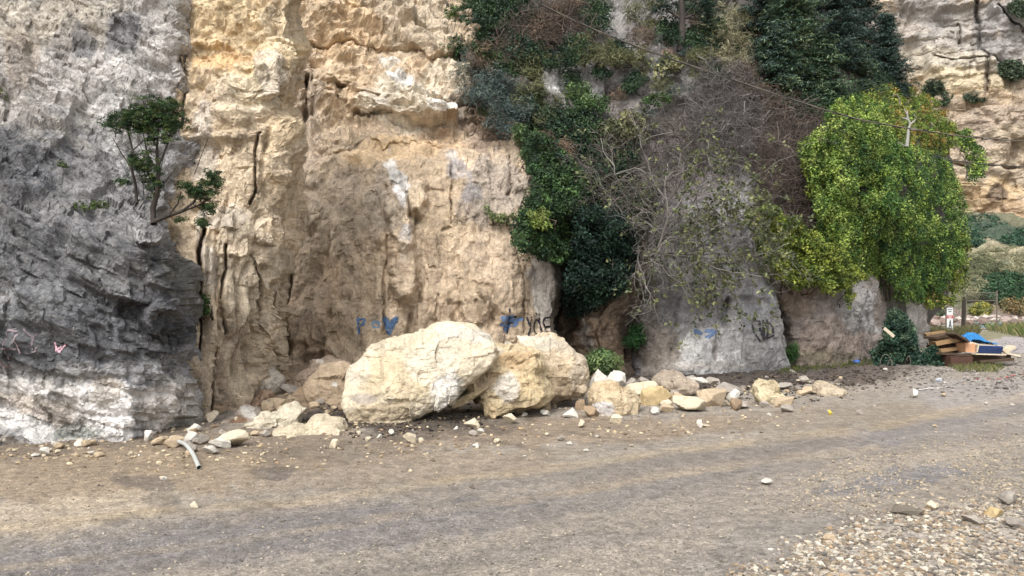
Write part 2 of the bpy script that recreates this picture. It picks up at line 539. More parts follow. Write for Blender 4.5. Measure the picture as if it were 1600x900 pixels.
def build_ground():
    ny, nx = 420, 760
    Ys = np.geomspace(2.6, 150, ny)
    sl = np.linspace(-1.25, 1.45, nx)
    Yg, Sg = np.meshgrid(Ys, sl, indexing='ij')
    Xg = Yg * Sg
    Zg = ground_z(Xg, Yg)
    P = np.stack([Xg, Yg, Zg], -1)
    px, py = to_px(P)
    fine = smooth01(60 - Yg, 0, 40)
    # pebbly micro relief
    d = .010 * fbm(P / .10, 4, 71, .6) + .006 * noise3(P / .045, 75)
    soil = smooth01(650 - py, -10, 30) * smooth01(1500 - px, 0, 80)
    clod_h, clod_t, clod_e = facets(P, (.14, .14, .14), 77)
    litter = np.exp(-((px - 1160) / 230) ** 2 - ((py - 585) / 20) ** 2)
    d = d + soil * (.035 * clod_h + .02 * fbm(P / .3, 3, 78)) + .05 * litter * clod_h
    P[..., 2] += d * fine
    zones = [
        (300, 700, 420, 45, 0, (122, 103, 80), .75), (150, 745, 330, 50, -3, (150, 128, 98), .9),
        (60, 806, 280, 30, -7, (172, 153, 124), .8), (640, 735, 300, 28, -6, (146, 125, 98), .6),
        (900, 672, 330, 26, -2, (140, 118, 90), .75), (1250, 655, 260, 22, -3, (140, 121, 98), .55),
        # tyre-worn asphalt
        (380, 845, 560, 42, -6, (118, 112, 110), .8), (900, 780, 420, 30, -11, (128, 120, 113), .75),
        (1330, 690, 330, 16, -9, (128, 123, 124), .8), (1100, 730, 320, 16, -10, (146, 131, 112), .7),
        (1390, 752, 140, 20, -7, (120, 116, 116), .8), (1200, 850, 150, 40, -20, (134, 125, 116), .6),
        (1430, 715, 200, 12, -6, (160, 143, 122), .6), (500, 790, 260, 12, -7, (146, 130, 110), .5), (760, 868, 400, 14, -8, (138, 127, 116), .6),
        # darker dirt and soil patches, some along the foot of the boulders
        (225, 756, 60, 12, 12, (84, 78, 76), .5), (255, 785, 40, 16, 10, (86, 80, 78), .45), (430, 738, 42, 12, -8, (96, 86, 78), .6),
        (400, 792, 34, 10, 0, (98, 88, 78), .6), (185, 815, 30, 6, 0, (98, 90, 80), .5), (690, 668, 150, 18, -4, (88, 76, 64), .6),
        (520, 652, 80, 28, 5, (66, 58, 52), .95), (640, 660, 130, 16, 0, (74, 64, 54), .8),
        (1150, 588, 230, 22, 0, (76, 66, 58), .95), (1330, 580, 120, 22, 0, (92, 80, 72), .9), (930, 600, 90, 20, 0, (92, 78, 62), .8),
        # pale gravel
        (1480, 850, 260, 60, -8, (160, 148, 132), .8), (1560, 620, 160, 30, 0, (152, 143, 136), .7), (1560, 545, 90, 20, 0, (158, 150, 148), .9),
        (1530, 680, 140, 30, 0, (150, 138, 122), .5), (1570, 524, 60, 7, 0, (128, 122, 84), .9),
        (470, 600, 110, 50, 0, (150, 124, 92), .9),
    ]
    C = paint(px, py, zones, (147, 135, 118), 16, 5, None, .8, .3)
    for line, w, col, op in TRACKS:
        dd = seg_dist(px + 5 * noise3(np.stack([px / 90, py / 30, 0 * px], -1), 15), py + 3 * noise3(np.stack([px / 120, py / 40, 0 * px], -1), 16), line)
        k_ = (op * (1 - smooth01(dd, w * .3, w)) * (.75 + .5 * noise3(np.stack([px / 50, py / 12, 0 * px], -1), 17)).clip(0, 1))[..., None]
        C = C * (1 - k_) + lin(col, K) * k_
    streak = fbm(np.stack([(.851 * P[..., 0] + .525 * P[..., 1]) * .12, (.851 * P[..., 1] - .525 * P[..., 0]) * 1.9, 0 * px], -1), 4, 91, .6)
    C = C * (1 + .20 * streak * smooth01(py, 600, 690))[..., None]
    C = 1.16 * C * (1 + .12 * fbm(P / .35, 6, 93, .75))[..., None]
    F = (np.arange(ny - 1)[:, None] * nx + np.arange(nx - 1)[None])[..., None] + np.array([0, 1, nx + 1, nx])
    fpx = px[:-1, :-1]; fpy = py[:-1, :-1]
    # the travelled way: a wide band that swings from lower left to the right
    far_edge = np.interp(fpx, [-900, 0, 300, 550, 900, 1300, 1600, 2400], [860, 748, 738, 705, 672, 640, 590, 530])
    near_edge = np.interp(fpx, [-900, 900, 1100, 1250, 1400, 1600, 2400], [1700, 1300, 905, 825, 770, 700, 610])
    wob = 9 * noise3(np.stack([fpx / 35, fpy / 35, 0 * fpx], -1), 66)
    road = (fpy > far_edge + wob) & (fpy < near_edge + wob)
    Vr = P.reshape(-1, 3); Cr = C.reshape(-1, 3)

    def sub(mask, name, label, extra=None):
        f = F[mask].reshape(-1, 4)
        ids = np.unique(f); mp = np.zeros(len(Vr), np.int32); mp[ids] = np.arange(len(ids))
        V, Fq, Cq = Vr[ids], mp[f], Cr[ids]
        if extra is not None:
            n0 = len(V); V = np.concatenate([V, extra[0]]); Fq = np.concatenate([Fq, extra[1] + n0]); Cq = np.concatenate([Cq, np.broadcast_to(lin((136, 121, 102), K), (len(extra[0]), 3))])
        o = obj_np(name, V, Fq, M_soil, None, Cq)
        return tag(o, label, None, None, 'structure')
    e = 600.0
    ex = (np.array([[-e, -e, -.25], [e, -e, -.25], [e, e, -.25], [-e, e, -.25]]), np.array([[0, 1, 2, 3]]))
    sub(~road, "ground", "dusty brown dirt and gravel ground at the foot of the cliff", ex)
    sub(road, "road", "worn dirt covered asphalt road running past the rockfall")


build_ground()

# ------------------------------------------------------------------ cliffs
DEP = {}
SHEETS = {}


def sheet(name, key, label, L, R, bottom, top, ctrl, zones, base, step=1.9, wrapL=0., wrapR=0., wrap_w=45, aniso=(1, 1, 1), seed=0,
          layers=((1.5, .30), (.55, .14), (.22, .055), (.09, .02)), crack=.35, fb=.06, grooves=(), bumps=(), columns=None, mat=None, gain=1.0, jag=7, alt=None,
          amp=None, streaks=.18, warp=22, strata=None, tint=.22, desat=.32, dip=0.):
    dep = rbf(ctrl)
    DEP[key] = dep
    py = np.concatenate([np.arange(bottom, top, -step)])
    Lx = np.interp(-py, [-p[0] for p in L], [p[1] for p in L]); Rx = np.interp(-py, [-p[0] for p in R], [p[1] for p in R])
    nu = max(8, int((Rx - Lx).max() / step)); nv = len(py)
    e0 = np.stack([py / 34., 0 * py, 0 * py + seed], -1)
    Rx = Rx + jag * fbm(e0, 4, seed + 81, .6); Lx = Lx + jag * fbm(e0 + 50, 4, seed + 82, .6)
    u = np.linspace(0, 1, nu)
    PX = Lx[:, None] + (Rx - Lx)[:, None] * u[None]
    PY = np.broadcast_to(py[:, None], PX.shape)
    Y = dep(PX, PY)
    if wrapL: Y = Y + wrapL * np.clip(1 - (PX - Lx[:, None]) / wrap_w, 0, 1) ** 2.2
    if wrapR: Y = Y + (wrapR(PY) if callable(wrapR) else wrapR) * np.clip(1 - (Rx[:, None] - PX) / wrap_w, 0, 1) ** 2.2
    P0 = world_pt(PX, PY, Y)
    qn = np.stack([PX / 14., PY / 14., 0 * PX], -1)
    jx, jy = 5 * fbm(qn, 3, seed + 3), 5 * fbm(qn + 77, 3, seed + 4)
    for line, w, dpt in grooves:
        d = seg_dist(PX + .5 * jx, PY + .5 * jy, line)
        Y = Y + (1. if key == 'B' else .6) * dpt * np.clip(1 - d / w, 0, 1) ** 1.3
    for cx, cy, rx, ry, rot, dpt, sharp in bumps:
        a = math.radians(rot)
        dx, dy = PX + 1.4 * jx - cx, PY + 1.4 * jy - cy
        r = np.sqrt(((dx * math.cos(a) + dy * math.sin(a)) / rx) ** 2 + ((-dx * math.sin(a) + dy * math.cos(a)) / ry) ** 2)
        Y = Y - dpt * (1 - smooth01(r, 1 - sharp, 1 + sharp * .3))
    P = world_pt(PX, PY, Y)
    du = np.gradient(P0, axis=1); dv = np.gradient(P0, axis=0)
    Nn = np.cross(du, dv); Nn /= np.linalg.norm(Nn, axis=-1)[..., None] + 1e-9
    for _ in range(3):                                  # smoothed normals
        Nn[1:-1] = (Nn[:-2] + Nn[1:-1] + Nn[2:]) / 3; Nn[:, 1:-1] = (Nn[:, :-2] + Nn[:, 1:-1] + Nn[:, 2:]) / 3
    if Nn[nv // 2, nu // 2, 1] > 0: Nn = -Nn
    PD = P + dip * P[..., :1] * np.array([0, 0, 1.])
    d = blur(rock_disp(PD, aniso, seed, layers[:1], crack, 0), 2) + blur(rock_disp(PD, aniso, seed + 5, layers[1:2], crack, 0), 1) + 1.15 * rock_disp(PD, aniso, seed + 11, layers[2:], 0, fb)
    if alt:                                             # blockier breakage higher up
        d2 = blur(rock_disp(PD, alt[0], seed + 2, ((1.1, .26),), crack, 0), 2) + blur(rock_disp(PD, alt[0], seed + 7, ((.5, .17),), .2, 0), 1) + 1.15 * rock_disp(PD, alt[0], seed + 13, layers[2:], 0, fb)
        w_ = smooth01(PY, alt[1], alt[2]); d = d * w_ + d2 * (1 - w_)
    if columns:                                         # vertical flutes
        sc, am, y0, y1 = columns
        h, t, e = facets(P, (sc, sc, sc * 9), seed + 700, .25)
        wgt = smooth01(PY, y0, y1) * (smooth01(PX, 170, 250) if key == 'A' else 1)
        d = d + blur(wgt * am * (h * .6 + np.sqrt(np.clip(e, 0, 1)) * .9 - .5), 2)
    if strata:
        sc, am, y0, y1 = strata
        wgt = smooth01(-PY, -y1, -y0)
        W = P[..., 2] + .25 * fbm(P / 2.5, 3, seed + 41)
        s = W / sc; fr = s - np.floor(s)
        lay = u01(h32(np.floor(s).astype(np.int32), 0 * PX.astype(np.int32), 0 * PX.astype(np.int32), seed + 9)) - .5
        d = d + wgt * am * (lay * 1.6 + .5 * smooth01(fr, 0, .15) - .5)
    if amp is not None: d = d * amp(PX, PY)
    V = P + Nn * d[..., None]
    C = paint(PX, PY, zones, base, warp, seed, P, 1.0, desat)
    C = C * gain
    st = fbm(np.stack([P[..., 0] * 3.0, P[..., 1] * 3.0, P[..., 2] * .45], -1), 4, seed + 61, .6)
    C = C * (1 + streaks * st)[..., None]
    g = fbm(P / .6, 5, seed + 62, .65)
    C = C * (1 + tint * g[..., None] * np.array([1., 1.02, 1.1]))
    h, t, e = facets(P, np.asarray(aniso) * .5, seed + 100)
    C = C * (1 + .16 * h)[..., None]
    F = (np.arange(nv - 1)[:, None] * nu + np.arange(nu - 1)[None])[..., None] + np.array([0, 1, nu + 1, nu])
    o = obj_np(name, V, F.reshape(-1, 4), mat or M_cliff, None, np.clip(C, .012, .85).reshape(-1, 3), smooth=False)
    tag(o, label, None, None, 'structure')
    SHEETS[key] = (V, PX, PY, Nn)
    return o


# the grey weathered buttress at the left
sheet("cliff", 'A', "dark grey weathered limestone cliff face at far left with a whitish foot",
      [(790, -420), (-190, -420)], [(790, 335), (655, 325), (600, 312), (520, 306), (430, 296), (380, 282), (345, 268), (250, 296), (150, 292), (-190, 288)],
      780, -185,
      [(-400, 700, 7.0), (-200, 720, 7.7), (0, 700, 8.7), (150, 690, 9.0), (250, 672, 9.7), (325, 655, 10.6), (345, 780, 10.8), (0, 780, 8.7), (-400, 780, 7.2),
       (0, 610, 8.72), (100, 600, 8.9), (100, 540, 8.85), (0, 540, 8.75), (200, 560, 9.3), (-200, 540, 7.8), (280, 500, 9.9), (310, 520, 10.4), (190, 440, 9.2), (100, 420, 9.05), (0, 420, 8.85),
       (270, 400, 9.75), (300, 430, 10.4), (230, 352, 9.7), (150, 350, 9.4), (265, 330, 10.6), (100, 300, 9.8), (0, 300, 9.3), (-200, 300, 8.2),
       (100, 180, 10.4), (0, 180, 10.0), (280, 200, 11.6), (200, 200, 10.9), (100, 50, 11.2), (280, 50, 12.2), (0, 0, 10.9), (200, -150, 12.5), (-100, -150, 11.3), (-400, -100, 9.5)],
      [(150, 90, 340, 130, 0, (178, 170, 160), .9), (60, 30, 160, 60, 0, (186, 172, 148), .8), (230, 90, 60, 150, 10, (188, 182, 174), .8), (30, 100, 40, 60, 0, (176, 152, 124), .5),
       (100, 60, 26, 34, 20, (120, 114, 112), .6), (190, 60, 26, 44, 15, (104, 104, 108), .8), (130, 70, 20, 30, -10, (96, 96, 100), .7), (30, 200, 160, 40, 20, (168, 160, 150), .6), (190, 190, 70, 50, 30, (176, 172, 166), .7),
       (60, 330, 190, 130, 10, (118, 116, 116), .85), (30, 250, 120, 60, 20, (96, 97, 102), .8), (150, 290, 90, 40, 20, (134, 132, 130), .6),
       (120, 420, 240, 80, 6, (106, 106, 108), .9), (110, 520, 240, 66, 4, (88, 89, 93), .95), (250, 470, 60, 90, 0, (88, 88, 92), .9), (60, 470, 90, 26, -10, (130, 132, 134), .5), (200, 430, 90, 22, 15, (124, 124, 122), .5),
       (285, 440, 22, 70, -10, (104, 102, 92), .8), (265, 520, 30, 26, 0, (60, 62, 66), .6),
       (80, 640, 300, 52, 2, (214, 208, 200), .95), (260, 640, 70, 60, 0, (196, 186, 172), .8), (210, 585, 60, 26, -10, (150, 148, 148), .6), (60, 640, 70, 18, 15, (186, 164, 140), .6),
       (125, 668, 40, 12, 0, (122, 130, 118), .7), (160, 610, 24, 24, 0, (200, 182, 158), .6), (305, 600, 16, 80, 0, (186, 176, 164), .7), (300, 540, 20, 50, 0, (160, 160, 164), .6), (150, 690, 300, 10, 0, (176, 158, 132), .7)],
      (146, 143, 141), wrapL=0, wrapR=lambda y: .25 + 1.4 * smooth01(y, 310, 370), wrap_w=26, seed=11, aniso=(1.15, 1, .8), dip=.45,
      layers=((1.6, .24), (.6, .16), (.26, .085), (.13, .05), (.065, .022)), crack=.25, fb=.07, tint=.36, desat=.38, gain=1.12,
      bumps=[(258, 500, 30, 34, 0, .28, .25), (240, 362, 40, 16, 10, .25, .5)], columns=(.16, .12, 520, 600))

# the yellow pillar
sheet("cliff", 'B', "tall golden limestone pillar with vertical cracks beside the grey face",
      [(760, 290), (640, 294), (500, 288), (420, 276), (345, 255), (250, 262), (-190, 262)],
      [(760, 455), (600, 440), (570, 434), (500, 437), (440, 443), (370, 466), (290, 472), (210, 472), (160, 458), (100, 472), (0, 476), (-190, 480)],
      740, -185,
      [(300, 650, 10.9), (350, 645, 11.3), (395, 635, 11.8), (430, 600, 13.2), (300, 750, 11), (440, 750, 13.3), (300, 500, 11.0), (350, 500, 11.3), (400, 500, 11.9), (435, 500, 13.0),
       (300, 400, 11.1), (350, 400, 11.3), (420, 400, 11.8), (455, 380, 12.5), (300, 250, 11.7), (350, 280, 11.5), (420, 280, 11.6), (465, 290, 12.3), (300, 150, 12.1), (400, 170, 11.8), (455, 150, 12.6),
       (300, 100, 12.2), (330, 80, 12.3), (400, 85, 12.3), (420, 110, 11.9), (300, 0, 12.5), (400, 0, 12.5), (470, 0, 12.9), (300, -150, 13), (470, -150, 13.5)],
      [(385, 60, 110, 110, 0, (222, 190, 132), .95), (350, 92, 70, 16, 4, (226, 176, 102), .8), (330, 30, 50, 40, 0, (216, 184, 128), .6), (440, 30, 40, 60, 0, (206, 182, 142), .6), (390, 150, 60, 30, 10, (226, 208, 170), .7), (330, 160, 44, 60, 0, (190, 166, 132), .7),
       (420, 120, 30, 40, 0, (204, 190, 170), .6), (400, 260, 90, 90, 0, (206, 180, 140), .8), (440, 200, 36, 60, 0, (216, 186, 134), .6), (320, 230, 30, 70, 10, (196, 182, 164), .7),
       (380, 420, 70, 110, 0, (206, 186, 154), .7), (440, 470, 24, 120, 0, (186, 164, 132), .8), (340, 560, 60, 100, 0, (184, 162, 132), .8), (400, 600, 40, 60, 0, (192, 168, 132), .7), (322, 400, 14, 80, 0, (210, 198, 180), .6), (350, 340, 40, 20, 0, (206, 192, 172), .5)],
      (204, 178, 138), wrapR=2.6, wrap_w=18, seed=23, gain=1.12, aniso=(.75, .75, 1.6), alt=((.9, .9, .95), 230, 330), layers=((1.3, .22), (.5, .13), (.22, .065), (.11, .035), (.06, .014)), crack=.2, fb=.05,
      columns=(.34, .34, 300, 430),
      grooves=[([(318, 355), (311, 400), (316, 440), (312, 500)], 5, .4), ([(352, 520), (347, 470), (356, 420), (352, 380)], 3.5, .22), ([(333, 545), (332, 640)], 5, .35), ([(400, 300), (398, 250), (402, 215)], 3, .2),
               ([(290, 0), (288, 200)], 4, .25), ([(400, 520), (404, 440), (396, 400)], 3.5, .18), ([(425, 600), (420, 480), (432, 430)], 3.5, .18), ([(398, 300), (388, 320)], 3, .3), ([(315, 500), (312, 590)], 4, .35)],
      bumps=[(395, 125, 45, 38, 0, .22, .5), (330, 80, 60, 16, 5, -.14, .7), (400, 100, 80, 12, -5, .12, .7), (445, 230, 28, 60, 0, .3, .4), (430, 360, 34, 30, 0, .25, .4)])

# the tan recess behind the fallen blocks
sheet("cliff", 'C', "broad tan cliff face with blue and black graffiti behind the fallen boulders",
      [(690, 400), (-190, 400)], [(690, 872), (560, 868), (530, 874), (460, 882), (400, 888), (330, 868), (300, 850), (200, 818), (100, 770), (0, 735), (-190, 690)],
      660, -185,
      [(400, 600, 15.6), (450, 600, 15.2), (600, 600, 15.4), (800, 600, 15.5), (870, 600, 15.9), (600, 690, 15.4), (400, 690, 15.7), (870, 690, 16),
       (440, 500, 15.7), (520, 500, 15.5), (600, 400, 15.8), (700, 420, 15.8), (800, 420, 15.8), (880, 450, 16.3), (470, 350, 16.3), (540, 330, 16.0), (600, 290, 16.1), (700, 300, 16.2), (800, 310, 16.3), (860, 340, 16.8),
       (480, 235, 17.0), (560, 226, 16.9), (640, 236, 16.7), (720, 240, 16.8), (790, 240, 17.2), (560, 205, 17.9), (640, 205, 17.8), (700, 210, 17.9), (480, 200, 17.7), (480, 100, 18.2), (600, 140, 18.3), (700, 150, 18.5),
       (600, 80, 19.2), (700, 80, 19.4), (500, 0, 19.0), (600, 0, 20.2), (700, 0, 20.8), (450, -150, 20.5), (650, -150, 22), (780, 200, 18.6), (760, 100, 20)],
      [(560, 90, 150, 110, 20, (202, 172, 128), .8), (470, 190, 46, 130, 0, (172, 150, 124), .8), (650, 30, 70, 46, 10, (188, 168, 136), .8), (540, 40, 60, 50, 30, (208, 172, 118), .7), (640, 165, 90, 50, 4, (224, 210, 182), .75), (628, 120, 22, 12, 10, (240, 236, 228), .8),
       (585, 175, 20, 12, 0, (236, 228, 210), .7), (700, 170, 30, 16, 0, (232, 226, 214), .7), (700, 110, 50, 26, 6, (214, 196, 164), .7), (620, 90, 30, 10, 0, (234, 226, 210), .7), (620, 230, 90, 22, 0, (212, 176, 120), .85), (700, 215, 60, 22, 4, (198, 160, 112), .8), (760, 200, 36, 40, 30, (142, 118, 98), .8), (740, 150, 40, 24, 30, (120, 100, 84), .6),
       (530, 330, 80, 90, 0, (168, 148, 120), .8), (600, 320, 44, 60, 0, (158, 142, 120), .7), (640, 330, 22, 60, 0, (210, 184, 144), .7), (620, 280, 12, 40, -6, (216, 212, 206), .8), (630, 380, 12, 40, 0, (182, 180, 178), .7), (700, 330, 50, 80, 0, (200, 172, 132), .8),
       (770, 300, 60, 70, 0, (164, 148, 130), .85), (720, 270, 24, 22, 0, (138, 136, 142), .7), (740, 300, 14, 20, 0, (126, 126, 136), .5), (712, 246, 14, 14, 0, (172, 170, 170), .6), (800, 400, 80, 70, 0, (196, 170, 136), .7), (640, 440, 90, 80, 0, (206, 178, 140), .7), (500, 480, 70, 100, 0, (166, 138, 102), .85),
       (470, 420, 30, 120, 0, (150, 128, 100), .7), (560, 440, 46, 90, 0, (182, 158, 124), .6), (860, 450, 34, 80, 0, (182, 172, 160), .9), (760, 500, 120, 40, 0, (192, 164, 128), .6), (590, 540, 90, 40, 0, (186, 160, 122), .6)],
      (190, 163, 126), wrapR=1.3, wrap_w=26, wrapL=1.2, seed=37, gain=1.2, aniso=(.8, .8, 1.4), alt=((1.15, 1, .8), 190, 260), layers=((1.6, .18), (.6, .13), (.25, .07), (.13, .042), (.07, .016)), crack=.25, fb=.06,
      amp=lambda x, y: .75 + .75 * smooth01(-y, -250, -190), columns=(.5, .22, 330, 400),
      grooves=[([(600, 520), (599, 440), (606, 400), (604, 370)], 3.5, .22), ([(656, 470), (654, 420), (648, 360), (650, 330)], 6, .28), ([(635, 300), (643, 355)], 4, .25), ([(704, 240), (705, 345)], 3, .2), ([(816, 520), (817, 430), (805, 380)], 3, .18),
               ([(798, 240), (797, 300)], 5, .35), ([(702, 352), (690, 358)], 4, .2), ([(718, 500), (716, 400)], 3, .12), ([(770, 500), (745, 455)], 4, .18), ([(480, 60), (560, 72), (640, 78), (720, 92)], 5, .3), ([(480, 120), (474, 250)], 8, .5), ([(500, 440), (470, 300)], 3, .1),
               ([(450, 560), (444, 480), (452, 430)], 7, .4), ([(630, 560), (640, 490)], 5, .25), ([(745, 470), (752, 508)], 4, .2), ([(680, 500), (684, 460)], 3.5, .15)],
      bumps=[(632, 420, 26, 62, 0, .36, .35), (622, 330, 22, 70, -8, .3, .4), (560, 330, 80, 90, 0, .25, .6), (652, 300, 16, 42, 0, .22, .3), (745, 480, 24, 30, 20, .22, .3), (790, 460, 26, 50, 0, .15, .4), (690, 480, 20, 40, 0, .12, .4),
             (600, 215, 130, 8, 3, .25, .7), (580, 125, 90, 26, 14, .45, .4), (650, 170, 90, 20, 4, .4, .4), (670, 50, 60, 34, 12, .5, .35), (520, 200, 44, 40, 0, .4, .4), (505, 140, 26, 36, 0, .35, .4), (560, 160, 34, 24, 20, .35, .4), (480, 330, 20, 40, 0, .2, .5)])

# the vegetated slope above
sheet("hillside", 'D', "steep grey limestone hillside overgrown with shrubs above the road cliff",
      [(520, 830), (460, 840), (400, 860), (300, 800), (200, 760), (100, 710), (-190, 640)], [(520, 1440), (470, 1478), (300, 1492), (230, 1480), (170, 1440), (140, 1395), (50, 1345), (-190, 1330)],
      520, -185,
      [(700, -100, 23), (700, 0, 21.5), (760, 80, 20.6), (800, 150, 19.6), (830, 250, 18.2), (860, 340, 17.6), (880, 400, 17.6), (880, 500, 18.3), (950, 350, 18.6), (950, 450, 18.6), (950, 520, 18.6), (950, 200, 20.2), (880, 130, 20.6), (950, 100, 21.6), (950, 0, 23.8), (1050, 70, 22.6), (1050, 0, 25.4), (1000, -150, 28), (1100, 30, 24.5),
       (1050, 200, 20.7), (1050, 300, 19.9), (1050, 400, 19.2), (1050, 520, 19.2), (1150, 300, 20.2), (1150, 200, 21), (1150, 520, 20), (1130, 120, 22.2), (1200, 130, 24), (1200, 0, 28), (1250, 250, 21.8), (1300, 130, 25), (1300, 300, 22.4), (1250, 420, 21.6), (1300, 440, 22.2), (1300, 520, 22.4), (1380, 440, 26), (1400, 300, 25), (1400, 200, 26.5), (1460, 440, 31), (1450, 300, 29), (1490, 250, 34), (1350, 0, 33), (1420, 100, 34), (1300, -150, 33)],
      [(890, 125, 70, 50, 0, (206, 202, 198), .95), (1010, 60, 130, 80, 20, (166, 160, 156), .85), (1150, 60, 50, 50, 0, (150, 148, 112), .7), (1040, 170, 110, 60, 0, (140, 130, 124), .8), (1080, 260, 140, 90, 0, (112, 102, 102), .8), (1220, 300, 80, 110, 0, (94, 82, 78), .8), (1120, 60, 26, 26, 0, (170, 168, 166), .7), (780, 120, 80, 120, 20, (92, 84, 68), .8), (1060, 75, 26, 8, 0, (168, 128, 100), .7), (1150, 330, 60, 60, 0, (120, 114, 112), .7), (830, 280, 60, 90, 0, (104, 84, 66), .8)],
      (98, 92, 84), wrapR=3, wrap_w=40, seed=53, layers=((1.8, .45), (.7, .24), (.28, .10), (.11, .03)), crack=.3, fb=.1, step=2.2,
      amp=lambda x, y: (.5 + .7 * smooth01(-y, -300, -150)) * (1 - .7 * smooth01(x, 1150, 1250)))

# the cracked brown rock in the dark recess
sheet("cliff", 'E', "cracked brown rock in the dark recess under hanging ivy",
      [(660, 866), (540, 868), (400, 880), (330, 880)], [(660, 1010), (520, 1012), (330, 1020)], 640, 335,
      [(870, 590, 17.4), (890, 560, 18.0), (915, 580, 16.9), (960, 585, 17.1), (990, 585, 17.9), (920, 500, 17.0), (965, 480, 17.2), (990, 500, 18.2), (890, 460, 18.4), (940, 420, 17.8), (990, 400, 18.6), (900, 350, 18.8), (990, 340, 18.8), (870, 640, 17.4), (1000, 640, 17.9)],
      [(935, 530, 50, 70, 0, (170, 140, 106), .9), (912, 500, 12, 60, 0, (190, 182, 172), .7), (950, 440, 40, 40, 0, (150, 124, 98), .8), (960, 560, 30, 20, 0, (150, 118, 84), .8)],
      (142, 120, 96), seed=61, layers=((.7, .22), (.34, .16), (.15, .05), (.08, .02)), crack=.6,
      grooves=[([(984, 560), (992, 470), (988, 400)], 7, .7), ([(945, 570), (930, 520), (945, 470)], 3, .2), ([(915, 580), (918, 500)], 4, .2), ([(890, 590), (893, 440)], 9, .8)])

# the smooth grey face
sheet("cliff", 'F', "smooth grey and white cliff face with a black scrawl, beside the leaning crack",
      [(660, 984), (560, 980), (520, 985), (400, 996), (300, 1006), (225, 1030)], [(660, 1245), (580, 1237), (540, 1235), (500, 1222), (440, 1200), (400, 1194), (300, 1185), (225, 1180)],
      640, 228,
      [(985, 585, 17.9), (1020, 588, 17.3), (1100, 588, 17.2), (1180, 586, 17.9), (1232, 580, 19.0), (1000, 640, 17.6), (1240, 640, 19.1), (1000, 500, 17.9), (1100, 500, 17.5), (1200, 500, 18.5), (1020, 400, 18.2), (1100, 400, 17.9), (1180, 400, 18.8), (1100, 300, 18.6), (1150, 300, 19.1), (1100, 250, 20.6), (1100, 225, 22.2), (1060, 225, 22.4), (1150, 225, 22.6)],
      [(1110, 550, 60, 60, 0, (222, 218, 212), .85), (1030, 540, 46, 50, 0, (150, 134, 116), .85), (1060, 470, 80, 50, 0, (128, 124, 124), .7), (1150, 530, 40, 60, 0, (186, 182, 178), .6), (1200, 540, 40, 60, 0, (158, 154, 148), .7), (1180, 450, 30, 70, 0, (150, 150, 152), .7), (1120, 400, 60, 60, 0, (164, 162, 162), .7), (1010, 470, 26, 90, 0, (112, 100, 90), .7),
       (1132, 490, 7, 22, 10, (84, 82, 82), .6), (1118, 545, 6, 26, 10, (132, 116, 104), .6), (1090, 570, 120, 8, 0, (196, 184, 170), .6), (1090, 255, 110, 70, 0, (116, 107, 106), 1.0), (1040, 350, 50, 60, 0, (118, 110, 108), .8)],
      (150, 147, 146), wrapL=1.0, wrapR=1.0, wrap_w=16, seed=71, layers=((1.8, .16), (.7, .07), (.26, .035), (.12, .02)), crack=.0, fb=.05, warp=16, gain=.98,
      grooves=[([(1130, 500), (1134, 480)], 5, .15), ([(1118, 560), (1126, 510)], 4, .12), ([(1045, 560), (1060, 470)], 5, .12)], bumps=[(1134, 476, 8, 7, 0, -.2, .5), (1080, 545, 30, 60, 0, .1, .6)])

# the rounded right buttress
sheet("cliff", 'G', "rounded brown grey rock buttress under the bright green creeper",
      [(640, 1238), (580, 1236), (540, 1233), (500, 1220), (440, 1200), (380, 1185), (325, 1180)], [(640, 1372), (560, 1372), (530, 1390), (490, 1394), (460, 1388), (430, 1380), (400, 1398), (325, 1400)],
      620, 328,
      [(1240, 575, 19.8), (1300, 570, 20.6), (1350, 562, 22.2), (1382, 545, 24.5), (1240, 620, 19.8), (1380, 620, 25), (1225, 500, 19.6), (1300, 480, 20.5), (1350, 470, 21.8), (1384, 490, 24.5), (1250, 420, 20.4), (1330, 420, 21.8), (1380, 420, 25), (1300, 370, 22.4), (1300, 325, 25.5), (1200, 325, 23.5), (1395, 325, 29), (1200, 400, 19.9)],
      [(1290, 540, 60, 50, 0, (154, 134, 118), .85), (1340, 480, 40, 50, 0, (168, 162, 156), .85), (1250, 460, 40, 50, 0, (140, 116, 94), .8), (1365, 500, 16, 60, 10, (176, 172, 168), .7), (1260, 560, 50, 24, 0, (150, 128, 106), .6), (1290, 560, 70, 12, 0, (128, 118, 84), .6), (1350, 540, 30, 20, 0, (162, 138, 118), .6)],
      (148, 134, 122), wrapL=.9, wrapR=1.2, wrap_w=20, seed=83, gain=1.12, layers=((1.5, .20), (.6, .11), (.24, .05), (.1, .02)), crack=.25, fb=.05,
      grooves=[([(1237, 575), (1225, 520), (1203, 470), (1196, 440)], 6, .6)])
sheet("cliff", 'H', "small pale rock butt end behind the dark bramble heap",
      [(570, 1362), (400, 1362)], [(570, 1450), (400, 1446)], 566, 395,
      [(1375, 530, 27.2), (1440, 530, 28.2), (1400, 480, 27.4), (1440, 450, 29.2), (1375, 430, 28.4), (1400, 395, 30)],
      [(1430, 490, 14, 40, 0, (206, 198, 188), .9)], (164, 154, 144), wrapR=1.5, wrap_w=14, seed=91, layers=((1.2, .25), (.5, .12), (.2, .04)), step=2.2)

